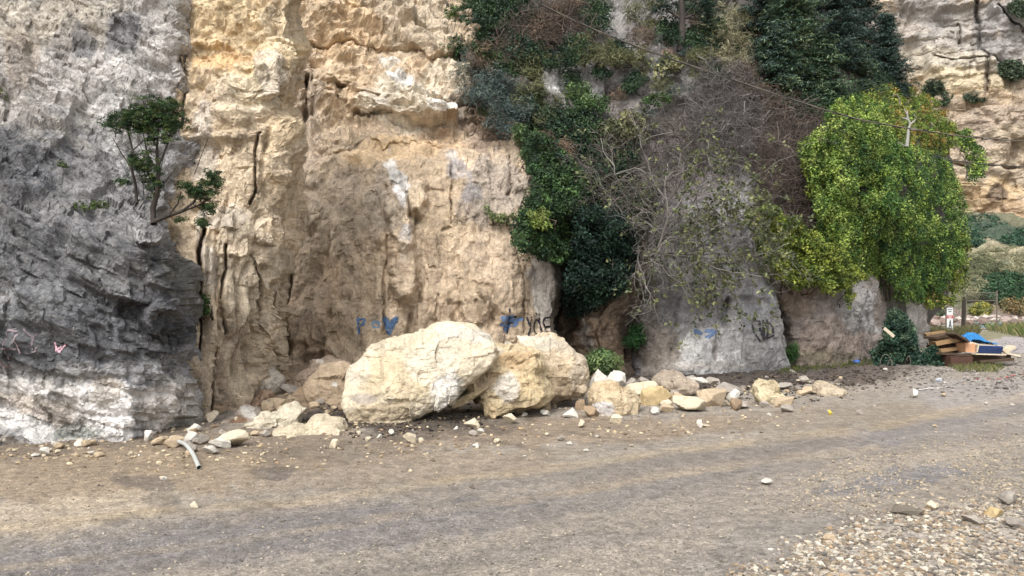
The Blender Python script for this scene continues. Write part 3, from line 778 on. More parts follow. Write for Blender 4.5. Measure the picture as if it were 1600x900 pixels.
# far cliff and the slope below it
sheet("cliff", 'I', "distant banded grey and orange cliff beyond the valley at upper right",
      [(430, 1280), (-190, 1280)], [(430, 2000), (-190, 2000)], 420, -185,
      [(1280, 400, 128), (1600, 400, 118), (2000, 400, 100), (1280, 100, 128), (1450, 100, 124), (1600, 100, 118), (2000, 100, 100), (1500, 250, 121), (1280, -180, 132), (1600, -180, 124), (2000, -180, 106)],
      [(1500, 60, 200, 70, 2, (174, 166, 156), .85), (1480, 105, 140, 40, 4, (194, 180, 152), .7), (1570, 50, 50, 60, 0, (152, 148, 146), .7), (1440, 20, 60, 40, 0, (146, 142, 138), .6), (1420, 40, 40, 20, 0, (190, 172, 150), .5), (1500, 130, 90, 24, 3, (214, 190, 140), .7), (1540, 160, 60, 20, 0, (196, 166, 122), .7), (1560, 200, 90, 40, 0, (174, 152, 128), .7), (1580, 215, 50, 14, 0, (196, 176, 140), .6),
       (1545, 270, 90, 30, 0, (200, 178, 146), .8), (1540, 300, 80, 24, 0, (214, 178, 118), .8), (1570, 330, 60, 24, 0, (190, 152, 100), .7), (1560, 305, 22, 16, 0, (112, 90, 72), .8), (1580, 110, 26, 18, 0, (96, 104, 84), .7), (1456, 140, 16, 14, 0, (104, 108, 88), .6), (1520, 152, 20, 6, 0, (110, 110, 88), .6), (1520, 75, 4, 60, 0, (96, 84, 78), .5), (1541, 120, 4, 40, 0, (108, 88, 76), .7), (1528, 20, 6, 70, 0, (110, 104, 100), .6)],
      (184, 160, 128), seed=97, mat=M_far, step=1.9, aniso=(1.1, 1, .8), layers=((9, 2.2), (3.6, 1.0), (1.5, .42), (.7, .16)), crack=.4, fb=.3, strata=(2.6, .6, 60, 330), warp=12,
      grooves=[([(1526, 0), (1533, 40), (1532, 75), (1545, 90)], 5, 2.0), ([(1500, 30), (1503, 60)], 4, 2), ([(1543, 95), (1541, 150)], 4, 2), ([(1460, 90), (1520, 92), (1570, 95), (1600, 85)], 3, 1.6), ([(1475, 260), (1600, 260)], 2.5, 1.5), ([(1560, 10), (1600, 45)], 3, 2)])
sheet("hillside", 'J', "far grassy bank below the distant cliff",
      [(520, 1380), (330, 1380)], [(520, 2000), (330, 2000)], 515, 335,
      [(1400, 515, 72), (1600, 515, 70), (2000, 515, 66), (1500, 480, 80), (1600, 480, 78), (1500, 440, 88), (1600, 440, 86), (1500, 395, 98), (1600, 390, 96), (1500, 360, 108), (1600, 360, 104), (2000, 400, 90), (1400, 400, 98), (1500, 335, 116), (2000, 335, 100), (1400, 335, 118)],
      [(1560, 420, 120, 26, 0, (150, 142, 100), .8), (1560, 445, 60, 26, 0, (88, 104, 70), .8), (1540, 395, 80, 10, 0, (176, 162, 120), .8), (1560, 365, 120, 20, 0, (60, 84, 64), .9), (1560, 490, 120, 14, 0, (130, 108, 98), .8), (1590, 470, 50, 14, 0, (140, 120, 80), .7)],
      (112, 110, 78), seed=99, mat=M_far, step=2.2, layers=((6, 1.0), (2.2, .5), (.9, .25)), crack=0, fb=.4)


# ------------------------------------------------------------------ fallen boulders
def outline_boulder(name, label, outline, Yc, front, back, sub=6, seed=0, tilt=0.0, dome=.3, layers=((.8, .15), (.3, .08), (.12, .03)), colour=(236, 216, 176), zones=(), base_in=0.0, group=None, cat="boulder", fb=.05):
    """a closed block whose silhouette was measured from the photograph; it has its own thickness to the front and the back"""
    D, F = ico(sub)
    out = world_pt([p[0] for p in outline], [p[1] for p in outline], Yc - .45 * front)
    c = np.array([(out[:, 0].min() + out[:, 0].max()) / 2, Yc, (out[:, 2].min() + out[:, 2].max()) / 2])
    ang = np.arctan2(out[:, 2] - c[2], out[:, 0] - c[0]); rad = np.hypot(out[:, 0] - c[0], out[:, 2] - c[2])
    o = np.argsort(ang); ang, rad = ang[o], rad[o]
    ang = np.concatenate([ang - 2 * math.pi, ang, ang + 2 * math.pi]); rad = np.tile(rad, 3)
    th = np.arctan2(D[:, 2], D[:, 0]); rr = np.hypot(D[:, 0], D[:, 2])
    tt = np.arccos(np.clip(np.abs(D[:, 1]), 0, 1)) / (math.pi / 2)          # 0 at the pole of a face, 1 at the rim
    fc = .66
    R = np.interp(th, ang, rad) * np.where(tt < fc, tt / fc * .93, .93 + .07 * np.sin((tt - fc) / (1 - fc) * math.pi / 2))
    prof = np.where(tt < fc, 1 - dome * (tt / fc) ** 2, (1 - dome) * (1 - (tt - fc) / (1 - fc)))
    x = c[0] + R * np.cos(th); z = c[2] + R * np.sin(th)
    dep = np.where(D[:, 1] < 0, front, back)
    y = Yc + np.sign(D[:, 1]) * dep * prof + tilt * (z - c[2])
    if base_in:                                    # undercut foot: the lower front slants back
        lowf = np.clip((c[2] - z) / (c[2] - out[:, 2].min()) - .55, 0, 1)
        y = y + base_in * lowf * (D[:, 1] < .2)
    V = np.stack([x, y, z], -1)
    nn = V - c; nn /= np.linalg.norm(nn, axis=1)[:, None]
    d = rock_disp(V, (1, 1, 1), seed, layers, .12, fb) + rock_disp(V, (1, 1, 1), seed + 3, ((.07, .013),), 0, 0)
    V = V + nn * d[:, None]
    px, py = to_px(V)
    C = paint(px, py, zones, colour, 12, seed, None, 1.0, .3) * .80
    C = C * (1 + .30 * fbm(V / .30, 6, seed + 5, .75))[:, None]
    ob = obj_np(name, V, F, M_boulder, None, np.clip(C, .02, .85), smooth=False, origin=(c[0], c[1], out[:, 2].min()))
    return tag(ob, label, cat, group)


B1 = [(541, 612), (540, 590), (542, 573), (561, 556), (591, 538), (630, 524), (657, 517), (674, 510), (710, 506), (737, 510), (757, 524), (773, 536), (776, 560), (762, 580), (742, 592), (728, 604), (712, 622), (692, 638), (674, 646), (650, 654), (630, 661), (600, 666), (574, 667), (556, 662), (546, 650), (541, 635)]
outline_boulder("boulder", "largest cream coloured fallen boulder with a broad sloping face, centre of the rockfall", B1, 10.9, .75, .8, 7, 3, tilt=.42, base_in=.35, layers=((.9, .06), (.35, .05), (.13, .03), (.06, .012)),
                zones=[(620, 590, 80, 40, -8, (226, 198, 142), .6), (680, 560, 60, 40, -20, (240, 226, 196), .6), (700, 610, 40, 26, -40, (238, 234, 226), .7), (590, 645, 60, 18, -4, (206, 176, 126), .6), (566, 622, 26, 10, 0, (176, 164, 158), .6), (720, 520, 50, 14, 10, (240, 232, 214), .6), (560, 580, 20, 30, 0, (236, 224, 200), .5)])
B2 = [(745, 552), (770, 543), (790, 541), (809, 540), (823, 546), (840, 552), (848, 571), (846, 584), (857, 617), (852, 630), (834, 638), (817, 642), (800, 646), (786, 650), (770, 652), (759, 650), (752, 638), (744, 620), (725, 618), (712, 640), (700, 642), (690, 634), (715, 600), (738, 570)]
outline_boulder("boulder", "rough golden pitted boulder leaning against the right end of the largest block", B2, 11.15, .55, .7, 6, 5, tilt=.2, colour=(224, 196, 140),
                layers=((.5, .12), (.22, .06), (.09, .025)), fb=.09,
                zones=[(788, 605, 22, 26, 0, (238, 230, 216), .7), (800, 560, 40, 16, 0, (206, 160, 96), .5), (752, 590, 16, 30, 0, (188, 162, 124), .7), (830, 600, 24, 30, 0, (226, 194, 128), .6), (770, 545, 30, 10, 0, (230, 216, 190), .6), (760, 640, 14, 14, 0, (220, 186, 128), .6)])
B3 = [(794, 540), (815, 537), (840, 535), (869, 534), (885, 540), (898, 548), (908, 554), (917, 564), (924, 604), (918, 620), (900, 630), (880, 635), (864, 637), (848, 634), (842, 600), (835, 560)]
outline_boulder("boulder", "tall tan boulder with a pale flat top, behind the golden pitted one", B3, 12.1, .6, .8, 6, 8, tilt=.1, dome=.4, colour=(220, 194, 152),
                zones=[(830, 535, 60, 14, 2, (236, 222, 192), .9), (880, 545, 30, 12, 20, (204, 186, 160), .7), (870, 600, 40, 40, 0, (196, 166, 120), .6), (902, 580, 14, 30, 10, (222, 204, 176), .6), (880, 628, 40, 10, 0, (172, 148, 122), .6)])
zx = lambda pts: [(200 + x / 4.444, 560 + y / 4.444) for x, y in pts]
outline_boulder("boulder", "pale tilted rock slab at the left, half overlapped by a second pale slab", zx([(795, 495), (880, 450), (1000, 395), (1130, 342), (1167, 380), (1140, 430), (1120, 490), (1000, 520), (975, 590), (965, 645), (900, 640), (830, 600), (800, 550)]), 10.0, .16, .3, 6, 12, tilt=.8, base_in=.35, dome=.1,
                layers=((.45, .09), (.18, .05), (.08, .02)), colour=(224, 208, 174), zones=[(392, 690, 20, 12, 0, (172, 150, 128), .7)], fb=.03)  # brown zone stands in for the slab's shaded underside
outline_boulder("boulder", "cream coloured flat slab lying in front at the left end of the rockfall", zx([(972, 520), (1050, 482), (1180, 490), (1270, 433), (1340, 450), (1440, 460), (1482, 520), (1430, 575), (1385, 640), (1250, 655), (1100, 655), (985, 630)]), 9.55, .2, .3, 6, 14, tilt=.75, base_in=.5, dome=.1,
                layers=((.45, .09), (.18, .05), (.08, .02)), colour=(222, 202, 162), zones=[(450, 700, 30, 6, 0, (176, 140, 100), .7), (425, 696, 12, 8, 0, (140, 116, 96), .6)], fb=.03)  # brown zones put the shade of the lower edge into the colour
outline_boulder("boulder", "rust brown rock with a white upper edge, behind the pale tilted slab", zx([(632, 445), (700, 400), (820, 343), (870, 370), (902, 405), (865, 460), (800, 515), (720, 520), (650, 480)]), 10.6, .25, .3, 5, 16, tilt=.4,
                layers=((.36, .10), (.14, .045), (.07, .015)), colour=(196, 176, 154), zones=[(370, 656, 18, 9, -8, (150, 104, 60), .9), (385, 642, 20, 6, 20, (228, 220, 206), .8)], fb=.03)
outline_boulder("boulder", "big tan block wedged behind the left end of the largest boulder", zx([(1225, 190), (1300, 90), (1400, 45), (1500, 70), (1560, 140), (1560, 330), (1500, 380), (1400, 385), (1280, 375), (1240, 300)]), 11.7, .35, .5, 5, 18, tilt=.2,
                layers=((.5, .09), (.2, .04), (.1, .014)), colour=(206, 176, 134), zones=[(520, 602, 6, 5, 0, (236, 228, 214), .9)], fb=.04)
outline_boulder("boulder", "leaning brown slab at the top of the rubble heap by the pillar", zx([(1150, 160), (1230, 80), (1310, 5), (1400, 30), (1500, 60), (1430, 110), (1300, 150), (1220, 215), (1160, 205)]), 12.9, .3, .5, 5, 20, tilt=.3,
                layers=((.4, .11), (.16, .05), (.08, .015)), colour=(190, 162, 132), zones=[(496, 564, 12, 5, 20, (226, 212, 190), .8)], fb=.03)
outline_boulder("boulder", "square grey tan block at the foot of the golden pillar", zx([(875, 90), (920, 66), (990, 85), (1025, 110), (1045, 170), (1030, 215), (980, 240), (880, 235)]), 12.4, .3, .35, 5, 22, tilt=.2,
                layers=((.45, .09), (.18, .05), (.08, .02)), colour=(216, 200, 176), fb=.03)
outline_boulder("boulder", "reddish brown block below the square grey tan block", zx([(860, 330), (890, 260), (940, 225), (985, 240), (975, 300), (945, 350), (900, 380), (865, 370)]), 11.9, .25, .3, 5, 24, tilt=.2,
                layers=((.36, .10), (.14, .045), (.07, .015)), colour=(186, 148, 110), fb=.03)
zr = lambda pts: [(880 + x / 3.478, 540 + y / 3.478) for x, y in pts]
outline_boulder("boulder", "golden and white block just right of the big boulders", zr([(145, 280), (170, 235), (230, 203), (300, 205), (350, 235), (400, 270), (424, 300), (415, 360), (400, 390), (320, 388), (230, 390), (180, 375), (150, 330)]), 11.2, .4, .4, 6, 26, tilt=.3,
                layers=((.4, .08), (.16, .035), (.08, .012)), colour=(222, 194, 144), zones=[(945, 640, 24, 14, 0, (226, 222, 222), .8), (955, 605, 26, 8, 0, (206, 170, 112), .6)], fb=.05)
outline_boulder("boulder", "long flat grey tan rock on top of the right hand rubble", zr([(508, 200), (540, 165), (600, 150), (680, 180), (745, 215), (735, 250), (660, 262), (580, 245), (520, 225)]), 13.2, .35, .4, 5, 28, tilt=.5,
                layers=((.35, .06), (.14, .025)), colour=(188, 166, 138), fb=.03)
outline_boulder("boulder", "pale golden rock standing alone at the right end of the rubble", zr([(1050, 270), (1060, 225), (1090, 205), (1130, 215), (1180, 250), (1226, 280), (1200, 310), (1130, 318), (1075, 310)]), 12.4, .3, .3, 5, 30, tilt=.3,
                layers=((.36, .09), (.14, .045), (.07, .015)), colour=(232, 208, 156), fb=.04)
outline_boulder("boulder", "flat tan rock far out at the right on the grey dirt", zr([(1385, 255), (1400, 220), (1460, 208), (1510, 225), (1555, 250), (1540, 268), (1470, 272), (1400, 270)]), 14.0, .25, .3, 5, 32, tilt=.3,
                layers=((.36, .10), (.14, .045), (.07, .015)), colour=(214, 190, 152), fb=.03)


# ------------------------------------------------------------------ smaller rocks and stones
def rock_shape(seed, sub=4, cuts=12, rough=.035):
    r = np.random.default_rng(seed)
    D, F = ico(sub)
    R = np.full(len(D), 1.6)
    for _ in range(cuts):
        n = r.normal(size=3); n /= np.linalg.norm(n)
        dd = D @ n
        R = np.minimum(R, np.where(dd > .05, r.uniform(.62, 1.0) / np.maximum(dd, .05), 9))
    R = R * (1 + rough * fbm(D * 2.2 + seed, 4, seed, .6) + rough * .6 * planes(D, .35, seed))
    V = D * R[:, None]
    lo, hi = V.min(0), V.max(0)
    V = (V - (lo + hi) / 2) / (hi - lo); V[:, 2] += .5
    return V, F


ROCKS_HI = [mesh_np("rock", *rock_shape(100 + k, 4), M_stone, None, False) for k in range(14)]
ROCKS_LO = [mesh_np("stone", *rock_shape(200 + k, 3, 16, .03), M_stone, None, False) for k in range(14)]


def place_rock(name, px, bottom, w, h, col, label, group=None, cat="rock", Y=None, hi=True, rz=None, sink=.12, depth=None):
    p = ground_hit(px, bottom - .3 * h * 0) if Y is None else world_pt(px, bottom, Y)
    W, H = w / FPX * p[1], h / FPX * p[1]
    D = depth * W if depth else W * random.uniform(.75, 1.05)
    o = bpy.data.objects.new(name, random.choice(ROCKS_HI if hi else ROCKS_LO))
    COL.objects.link(o)
    rz = random.uniform(-.5, .5) if rz is None else rz
    if random.random() < .5: rz += math.pi
    o.scale = (W * 1.04, D, H * (1 + sink))
    o.location = (p[0], p[1] + D * .42, p[2] - H * sink)
    o.rotation_euler = (random.uniform(-.06, .06), random.uniform(-.08, .08), rz)
    c = lin(col, K) * random.uniform(.88, 1.12)
    o.color = (*[float(v) for v in c], 1)
    return tag(o, label, cat, group)


PALE, WHITE, TAN, GREY, GOLD, BROWN = (214, 200, 174), (214, 208, 196), (192, 172, 144), (168, 159, 148), (204, 180, 136), (160, 138, 112)
# rubble at the right of the boulders: (x0, y0, x1, y1 in the enlarged crop), colour, what it looks like
for x0, y0, x1, y1, col, lab, Y in [
    (150, 130, 272, 232, WHITE, "white rock at the shoulder of the tall tan boulder", 13.0), (250, 138, 350, 222, WHITE, "rounded whitish rock between the tall boulder and the bush", 13.4),
    (350, 196, 542, 300, PALE, "pale angular rock behind the golden and white block", 12.3), (420, 226, 602, 352, GOLD, "golden grey rock with a rusty tip in the right hand rubble", 11.75),
    (690, 174, 806, 216, WHITE, "flat white rock behind the long grey tan one", 13.9), (585, 258, 692, 342, TAN, "tan rock squeezed behind the white slab on the right", 12.0),
    (618, 280, 796, 364, PALE, "pale wedge shaped slab at the front of the right hand rubble", None), (735, 235, 896, 335, TAN, "brownish tan block right of the pale wedge slab", None),
    (820, 205, 1000, 290, GREY, "fractured grey white rock beyond the brownish tan block", 12.9), (890, 238, 985, 322, WHITE, "grey white chunk broken off beside the fractured rock", None), (920, 300, 1022, 346, GREY, "low grey stones in front of the fractured rock", None),
    (1150, 205, 1252, 242, GREY, "thin dark topped slab behind the pale golden rock", None), (1160, 280, 1266, 336, TAN, "small tan rock touching the pale golden rock", None), (1188, 322, 1258, 366, GREY, "rounded grey stone in front of the pale golden rock", None),
    (1070, 300, 1116, 336, GREY, "small dark grey stone at the foot of the pale golden rock", None), (1310, 222, 1386, 262, TAN, "small orange tan rock left of the far flat rock", None), (1278, 184, 1352, 208, PALE, "flat whitish slab on the dark soil far right", None),
    (255, 374, 322, 426, PALE, "cream stone in front of the golden and white block", None), (525, 320, 597, 366, TAN, "tan stone leaning in the gap before the golden grey rock", None), (480, 335, 528, 378, WHITE, "whitish small stone left of the leaning tan stone", None),
    (0, 340, 82, 395, WHITE, "white knobbly stone in front of the tall tan boulder", None), (66, 292, 132, 382, BROWN, "brown rock between the tall boulder and the golden white block", 11.5), (120, 330, 190, 392, BROWN, "low brown rock under the golden white block", None),
    (350, 176, 406, 222, GREY, "grey stone behind the pale angular rock", 13.8), (800, 180, 850, 210, GREY, "grey stone at the right end of the flat white rock", 14), (410, 168, 470, 200, GREY, "flat grey stone below the ivy recess", 14.5), (1440, 350, 1468, 380, (226, 206, 96), "small bright yellow stone on the dirt at right", None)]:
    place_rock("rock", 880 + (x0 + x1) / 2 / 3.478, 540 + y1 / 3.478, (x1 - x0) / 3.478, (y1 - y0) / 3.478, col, lab, Y=Y)
# rubble at the left
for x0, y0, x1, y1, col, lab, Y in [
    (1000, 176, 1164, 262, GREY, "dark grey wedge of rock in the heap by the pillar", 12.3), (955, 275, 1100, 352, TAN, "flat topped tan rock above the rust brown rock", 11.5), (1150, 200, 1262, 340, BROWN, "brown rock in the heap left of the big tan block", 12.2),
    (1265, 350, 1385, 394, GOLD, "small golden rock at the foot of the big tan block", 11.4), (1040, 80, 1120, 150, BROWN, "upper brown rock of the heap against the cliff", 13.3), (1100, 50, 1200, 130, BROWN, "topmost brown rock of the heap against the cliff", 13.6), (1080, 255, 1190, 320, TAN, "tan rock in the middle of the heap by the pillar", 12.0),
    (1160, 330, 1270, 395, TAN, "tan rock at the lower edge of the heap by the pillar", 11.5), (370, 510, 482, 588, WHITE, "bright white stone above the white hose", None), (90, 503, 160, 576, WHITE, "white stone at the foot of the grey cliff", None), (410, 456, 500, 516, WHITE, "whitish stone close to the pillar foot", None),
    (525, 368, 622, 445, PALE, "upright pale stone at the foot of the pillar", None), (150, 545, 260, 605, TAN, "flat tan stone left of the white hose", None), (230, 545, 372, 622, TAN, "flat brown white slab at the upper end of the white hose", None), (540, 555, 690, 628, WHITE, "mottled white rock left of the pale slabs", None),
    (590, 512, 800, 622, PALE, "broad low rock under the rust brown one", None), (500, 605, 602, 672, WHITE, "small mottled rock right of the white hose", None), (400, 600, 470, 655, GREY, "small grey rock touching the white hose", None), (920, 345, 1020, 390, BROWN, "brown stone under the flat topped tan rock", 11.2), (440, 520, 540, 600, GREY, "grey stone behind the small mottled rock", None),
    (1395, 560, 1460, 625, PALE, "small pale chip at the right end of the front slab", None), (570, 330, 660, 390, BROWN, "brown stone against the pillar foot", None)]:
    place_rock("rock", 200 + (x0 + x1) / 2 / 4.444, 560 + y1 / 4.444, (x1 - x0) / 4.444, (y1 - y0) / 4.444, col, lab, Y=Y)
# single stones on the road
for x0, y0, x1, y1, col, lab in [
    (388, 714, 470, 776, PALE, "rounded cream stone on the road in front of the largest boulder"), (308, 694, 346, 730, WHITE, "small white stone under the lower edge of the largest boulder"), (740, 632, 826, 682, PALE, "tan and white stone in front of the dark hollow between the boulders"), (968, 605, 1050, 666, PALE, "cream stone at the foot of the golden pitted boulder"),
    (770, 702, 822, 736, GREY, "grey flat stone beside a white one on the road"), (820, 690, 858, 722, WHITE, "white cube shaped stone on the road"), (790, 768, 836, 798, WHITE, "white stone at the crack in the road"), (914, 748, 950, 772, PALE, "pale stone right of the crack start"), (1278, 730, 1322, 760, GREY, "grey white stone beyond the road crack"),
    (1180, 585, 1236, 620, WHITE, "white stone in front of the tall boulder"), (1180, 552, 1250, 592, TAN, "tan stone under the tall boulder"), (1390, 640, 1436, 685, PALE, "cream stone below the golden white block"), (1066, 598, 1112, 622, WHITE, "flat white chip below the golden boulder"), (180, 738, 218, 762, PALE, "cream stone on the road under the left tip of the largest boulder"), (685, 676, 716, 698, WHITE, "white chip in the shadow edge of the hollow")]:
    place_rock("stone", 520 + (x0 + x1) / 2 / 3.636, 480 + y1 / 3.636, (x1 - x0) / 3.636, (y1 - y0) / 3.636, col, lab, cat="stone", sink=.08)
for px, py, w, h, col, lab in [(303, 793, 15, 8, PALE, "pale flat stone lying alone on the left of the road"), (255, 752, 9, 8, WHITE, "small white stone above the dark ground patch"), (68, 713, 16, 14, WHITE, "whitish stone at the edge of the dirt far left"), (1582, 790, 28, 22, GREY, "angular grey rock at the right edge of the gravel"),
                             (1561, 812, 26, 16, GOLD, "yellow stone among the gravel at right"), (1526, 822, 32, 16, GREY, "grey green round stone in the gravel"), (1198, 758, 18, 9, WHITE, "white flat stone in the middle of the dirt road"), (1300, 848, 22, 12, TAN, "tan stone at the upper edge of the gravel heap"), (1094, 668, 10, 12, WHITE, "small upright white stone in front of the right rubble"), (1102, 668, 13, 5, PALE, "small flat pale stone beside an upright one"),
                             (1432, 620, 14, 12, WHITE, "white stone near the bramble heap"), (1344, 648, 10, 8, GREY, "grey stone on the dirt in front of the grey buttress"), (1590, 826, 34, 14, GREY, "pale grey lumpy rock at the right border"), (738, 764, 9, 5, (120, 108, 96), "dark stone in the middle of the road"), (1460, 798, 20, 14, PALE, "pale stone at the top of the gravel field"), (1425, 806, 44, 12, (120, 112, 100), "dark clod of earth and asphalt in the gravel")]:
    place_rock("stone", px, py, w, h, col, lab, cat="stone", sink=.1)


def scatter_stones(n, xr, yr, smin, smax, label, group, cols, power=2.2, name="stone"):
    for _ in range(n):
        px, py = random.uniform(*xr), random.uniform(*yr)
        s = smin + (smax - smin) * random.random() ** power
        place_rock(name, px, py, s, s * random.uniform(.45, .8), random.choice(cols), label, group, "stone", hi=False, rz=random.uniform(-2, 2), sink=.15)


scatter_stones(48, (-10, 320), (690, 716), 5, 17, "small stone in the rubble strip along the foot of the grey cliff", "stones along the grey cliff", [PALE, TAN, GREY, WHITE, TAN])
scatter_stones(26, (290, 470), (648, 700), 5, 16, "small stone among the slabs at the left end of the rockfall", "stones among the left slabs", [PALE, TAN, GREY, BROWN])
scatter_stones(38, (500, 1000), (648, 720), 3, 10, "small stone lying on the dirt in front of the fallen boulders", "stones in front of the boulders", [PALE, TAN, WHITE, GOLD])
scatter_stones(46, (890, 1270), (598, 650), 4, 24, "small stone scattered through the right end of the rockfall", "stones of the right rubble", [PALE, TAN, GREY, BROWN])
scatter_stones(40, (1180, 1600), (575, 680), 3, 10, "small stone on the grey dirt towards the bramble heap", "stones on the far dirt", [WHITE, TAN, GREY, GREY])
for _ in range(60):                                  # rubble on the heap between pillar and recess
    px, py = random.uniform(400, 545), random.uniform(582, 648)
    s = 6 + 16 * random.random() ** 1.6
    place_rock("stone", px, py, s, s * random.uniform(.5, .8), random.choice([TAN, BROWN, TAN, GREY]), "small tan stone in the rubble heap at the foot of the tan cliff", "stones of the rubble heap", "stone", hi=False, sink=.2)


def pebble_field(name, label, n, poly, smin, smax, cols, sub=1, power=2.5, jit=.25, lift=.0):
    """loose gravel nobody could count: tens of thousands of real little stones, one object"""
    D, F = ico(sub)
    q = sample_poly(poly, n) + rng.normal(0, 1, (n, 2)) * np.array([30, 9])
    keep = noise3(np.stack([q[:, 0] / 45, q[:, 1] / 14, 0 * q[:, 0]], -1), 5) + .8 * noise3(np.stack([q[:, 0] / 14, q[:, 1] / 5, 0 * q[:, 0]], -1), 6) > rng.uniform(-1.1, .7, n)
    q = q[keep]; n = len(q)
    P = ground_hit(q[:, 0], q[:, 1])
    s = (smin + (smax - smin) * rng.random(n) ** power)
    sc = s[:, None] * np.stack([rng.uniform(.7, 1.3, n), rng.uniform(.7, 1.2, n), rng.uniform(.35, .75, n)], -1) * .5
    a = rng.uniform(0, 6.28, n)
    T = D[None] * (1 + jit * rng.normal(0, 1, (n, len(D), 1)).clip(-1.5, 1.5)) * sc[:, None]
    x = T[..., 0] * np.cos(a)[:, None] - T[..., 1] * np.sin(a)[:, None]; y = T[..., 0] * np.sin(a)[:, None] + T[..., 1] * np.cos(a)[:, None]
    V = np.stack([x, y, T[..., 2]], -1) + P[:, None]
    V[..., 2] += (sc[:, 2] * (.35 + lift))[:, None]
    c = lin(np.array(cols)[rng.integers(0, len(cols), n)], K) * rng.uniform(.7, 1.15, (n, 1))
    Fa = (F[None] + (np.arange(n) * len(D))[:, None, None]).reshape(-1, 3)
    o = obj_np(name, V.reshape(-1, 3), Fa, M_gravel, None, np.repeat(c, len(D), 0).reshape(-1, 3), smooth=False)
    return tag(o, label, "gravel", None, 'stuff')


GV = [(176, 166, 150), (196, 188, 174), (150, 140, 126), (168, 152, 128), (132, 126, 118), (206, 196, 176), (140, 128, 112), (110, 104, 98), (164, 140, 112), (150, 132, 112), (186, 176, 160), (122, 112, 102)]
pebble_field("gravel", "loose pale gravel at the lower right corner of the road", 26000, [(1100, 930), (1190, 885), (1270, 845), (1360, 815), (1450, 800), (1660, 780), (1680, 930)], .008, .05, GV, 1)
pebble_field("gravel", "grit strewn over the worn road", 12000, [(-60, 760), (500, 720), (1000, 690), (1660, 600), (1680, 910), (-80, 910)], .005, .022, [(150, 140, 126), (176, 164, 146), (120, 112, 104), (190, 178, 158)], 1, 3)
pebble_field("gravel", "gravel strip along the right of the road", 11000, [(1180, 790), (1250, 745), (1380, 705), (1660, 640), (1680, 780), (1400, 800)], .008, .035, [(170, 158, 138), (186, 170, 146), (140, 130, 120)], 1, 2.5)
pebble_field("rubble", "broken stone crumbs round the fallen rocks", 5000, [(-40, 690), (330, 655), (480, 640), (700, 650), (900, 620), (1250, 600), (1260, 660), (900, 690), (560, 720), (300, 735), (-60, 730)], .01, .06, [(200, 180, 146), (214, 198, 166), (160, 138, 110), (120, 104, 88)], 1, 3.4)
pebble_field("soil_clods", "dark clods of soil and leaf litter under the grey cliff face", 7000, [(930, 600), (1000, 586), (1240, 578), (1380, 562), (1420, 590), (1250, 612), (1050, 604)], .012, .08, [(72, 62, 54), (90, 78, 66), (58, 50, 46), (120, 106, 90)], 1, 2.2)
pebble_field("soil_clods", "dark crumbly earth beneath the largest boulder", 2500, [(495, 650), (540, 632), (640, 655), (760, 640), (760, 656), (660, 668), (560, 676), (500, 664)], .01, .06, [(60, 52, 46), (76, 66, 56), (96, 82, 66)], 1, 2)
pebble_field("gravel", "grey gravel of the far lot beyond the wood pile", 9000, [(1400, 600), (1480, 540), (1540, 526), (1700, 520), (1700, 610)], .015, .10, [(150, 142, 136), (132, 126, 122), (170, 162, 154), (110, 104, 98)], 0, 3)

# ------------------------------------------------------------------ vegetation
def leaves_vf(P, Nrm, size, aspect=.55, fold=.25, r=rng, droop=0.):
    n = len(P)
    size = np.broadcast_to(size, (n,)) * r.uniform(.6, 1.25, n)
    Nn = Nrm / (np.linalg.norm(Nrm, axis=1)[:, None] + 1e-9)
    T = np.cross(Nn, r.normal(size=(n, 3))); T /= np.linalg.norm(T, axis=1)[:, None] + 1e-9
    T[:, 2] -= droop; T /= np.linalg.norm(T, axis=1)[:, None]
    B = np.cross(Nn, T)
    s = size[:, None]
    base = P - T * s * .5; tip = P + T * s * .5
    l = P + B * s * aspect * .5 + Nn * s * fold * .5; rr = P - B * s * aspect * .5 + Nn * s * fold * .5
    V = np.stack([base, l, tip, rr], 1).reshape(-1, 3)
    return V, np.arange(4 * n).reshape(-1, 4)


def clumps_vf(C, R, per, leaf, tones, out=(0, -1, .35), aspect=.55, squash=1.0, seed=0, up=.5, spread=.8):
    """leaf clumps: leaves on the outer shell of many small irregular lumps"""
    r = np.random.default_rng(seed)
    n = len(C); R = np.broadcast_to(R, (n,)) * r.uniform(.6, 1.3, n)
    idx = np.repeat(np.arange(n), per)
    d = r.normal(size=(len(idx), 3)); d /= np.linalg.norm(d, axis=1)[:, None]
    o = np.array(out, float); o /= np.linalg.norm(o)
    dd = d @ o
    d = np.where((dd < -.2)[:, None], d - 2 * dd[:, None] * o, d)
    d[:, 2] *= squash
    rad = R[idx] * r.random(len(idx)) ** .4
    P = C[idx] + d * rad[:, None]
    Nrm = d * .8 + np.array([0, 0, up]) + o * .3 + r.normal(size=d.shape) * spread
    V, F = leaves_vf(P, Nrm, leaf, aspect, r=r)
    tones = np.asarray(tones, float)
    t = r.integers(0, len(tones), n)
    c = lin(tones, .92)[t] * r.uniform(.55, 1.22, (n, 1))
    c = np.repeat(c[idx] * r.uniform(.85, 1.15, (len(idx), 1)), 4, 0)
    return V, F, c


def wander(p0, p1, k=7, amp=.1, r=rng, sag=0.):
    t = np.linspace(0, 1, k)[:, None]
    L = np.asarray(p0, float) * (1 - t) + np.asarray(p1, float) * t
    j = np.cumsum(r.normal(0, 1, (k, 3)), 0); j -= j[0] * (1 - t) + j[-1] * t
    L = L + amp * j; L[:, 2] -= sag * (4 * t * (1 - t))[:, 0]
    return L


def on(key, px, py, off=0.):
    px = np.asarray(px, float); py = np.asarray(py, float)
    P = world_pt(px, py, DEP[key](px, py)); P[..., 1] -= off
    return P


GREYT = (118, 110, 106); BROWNT = (96, 82, 70)


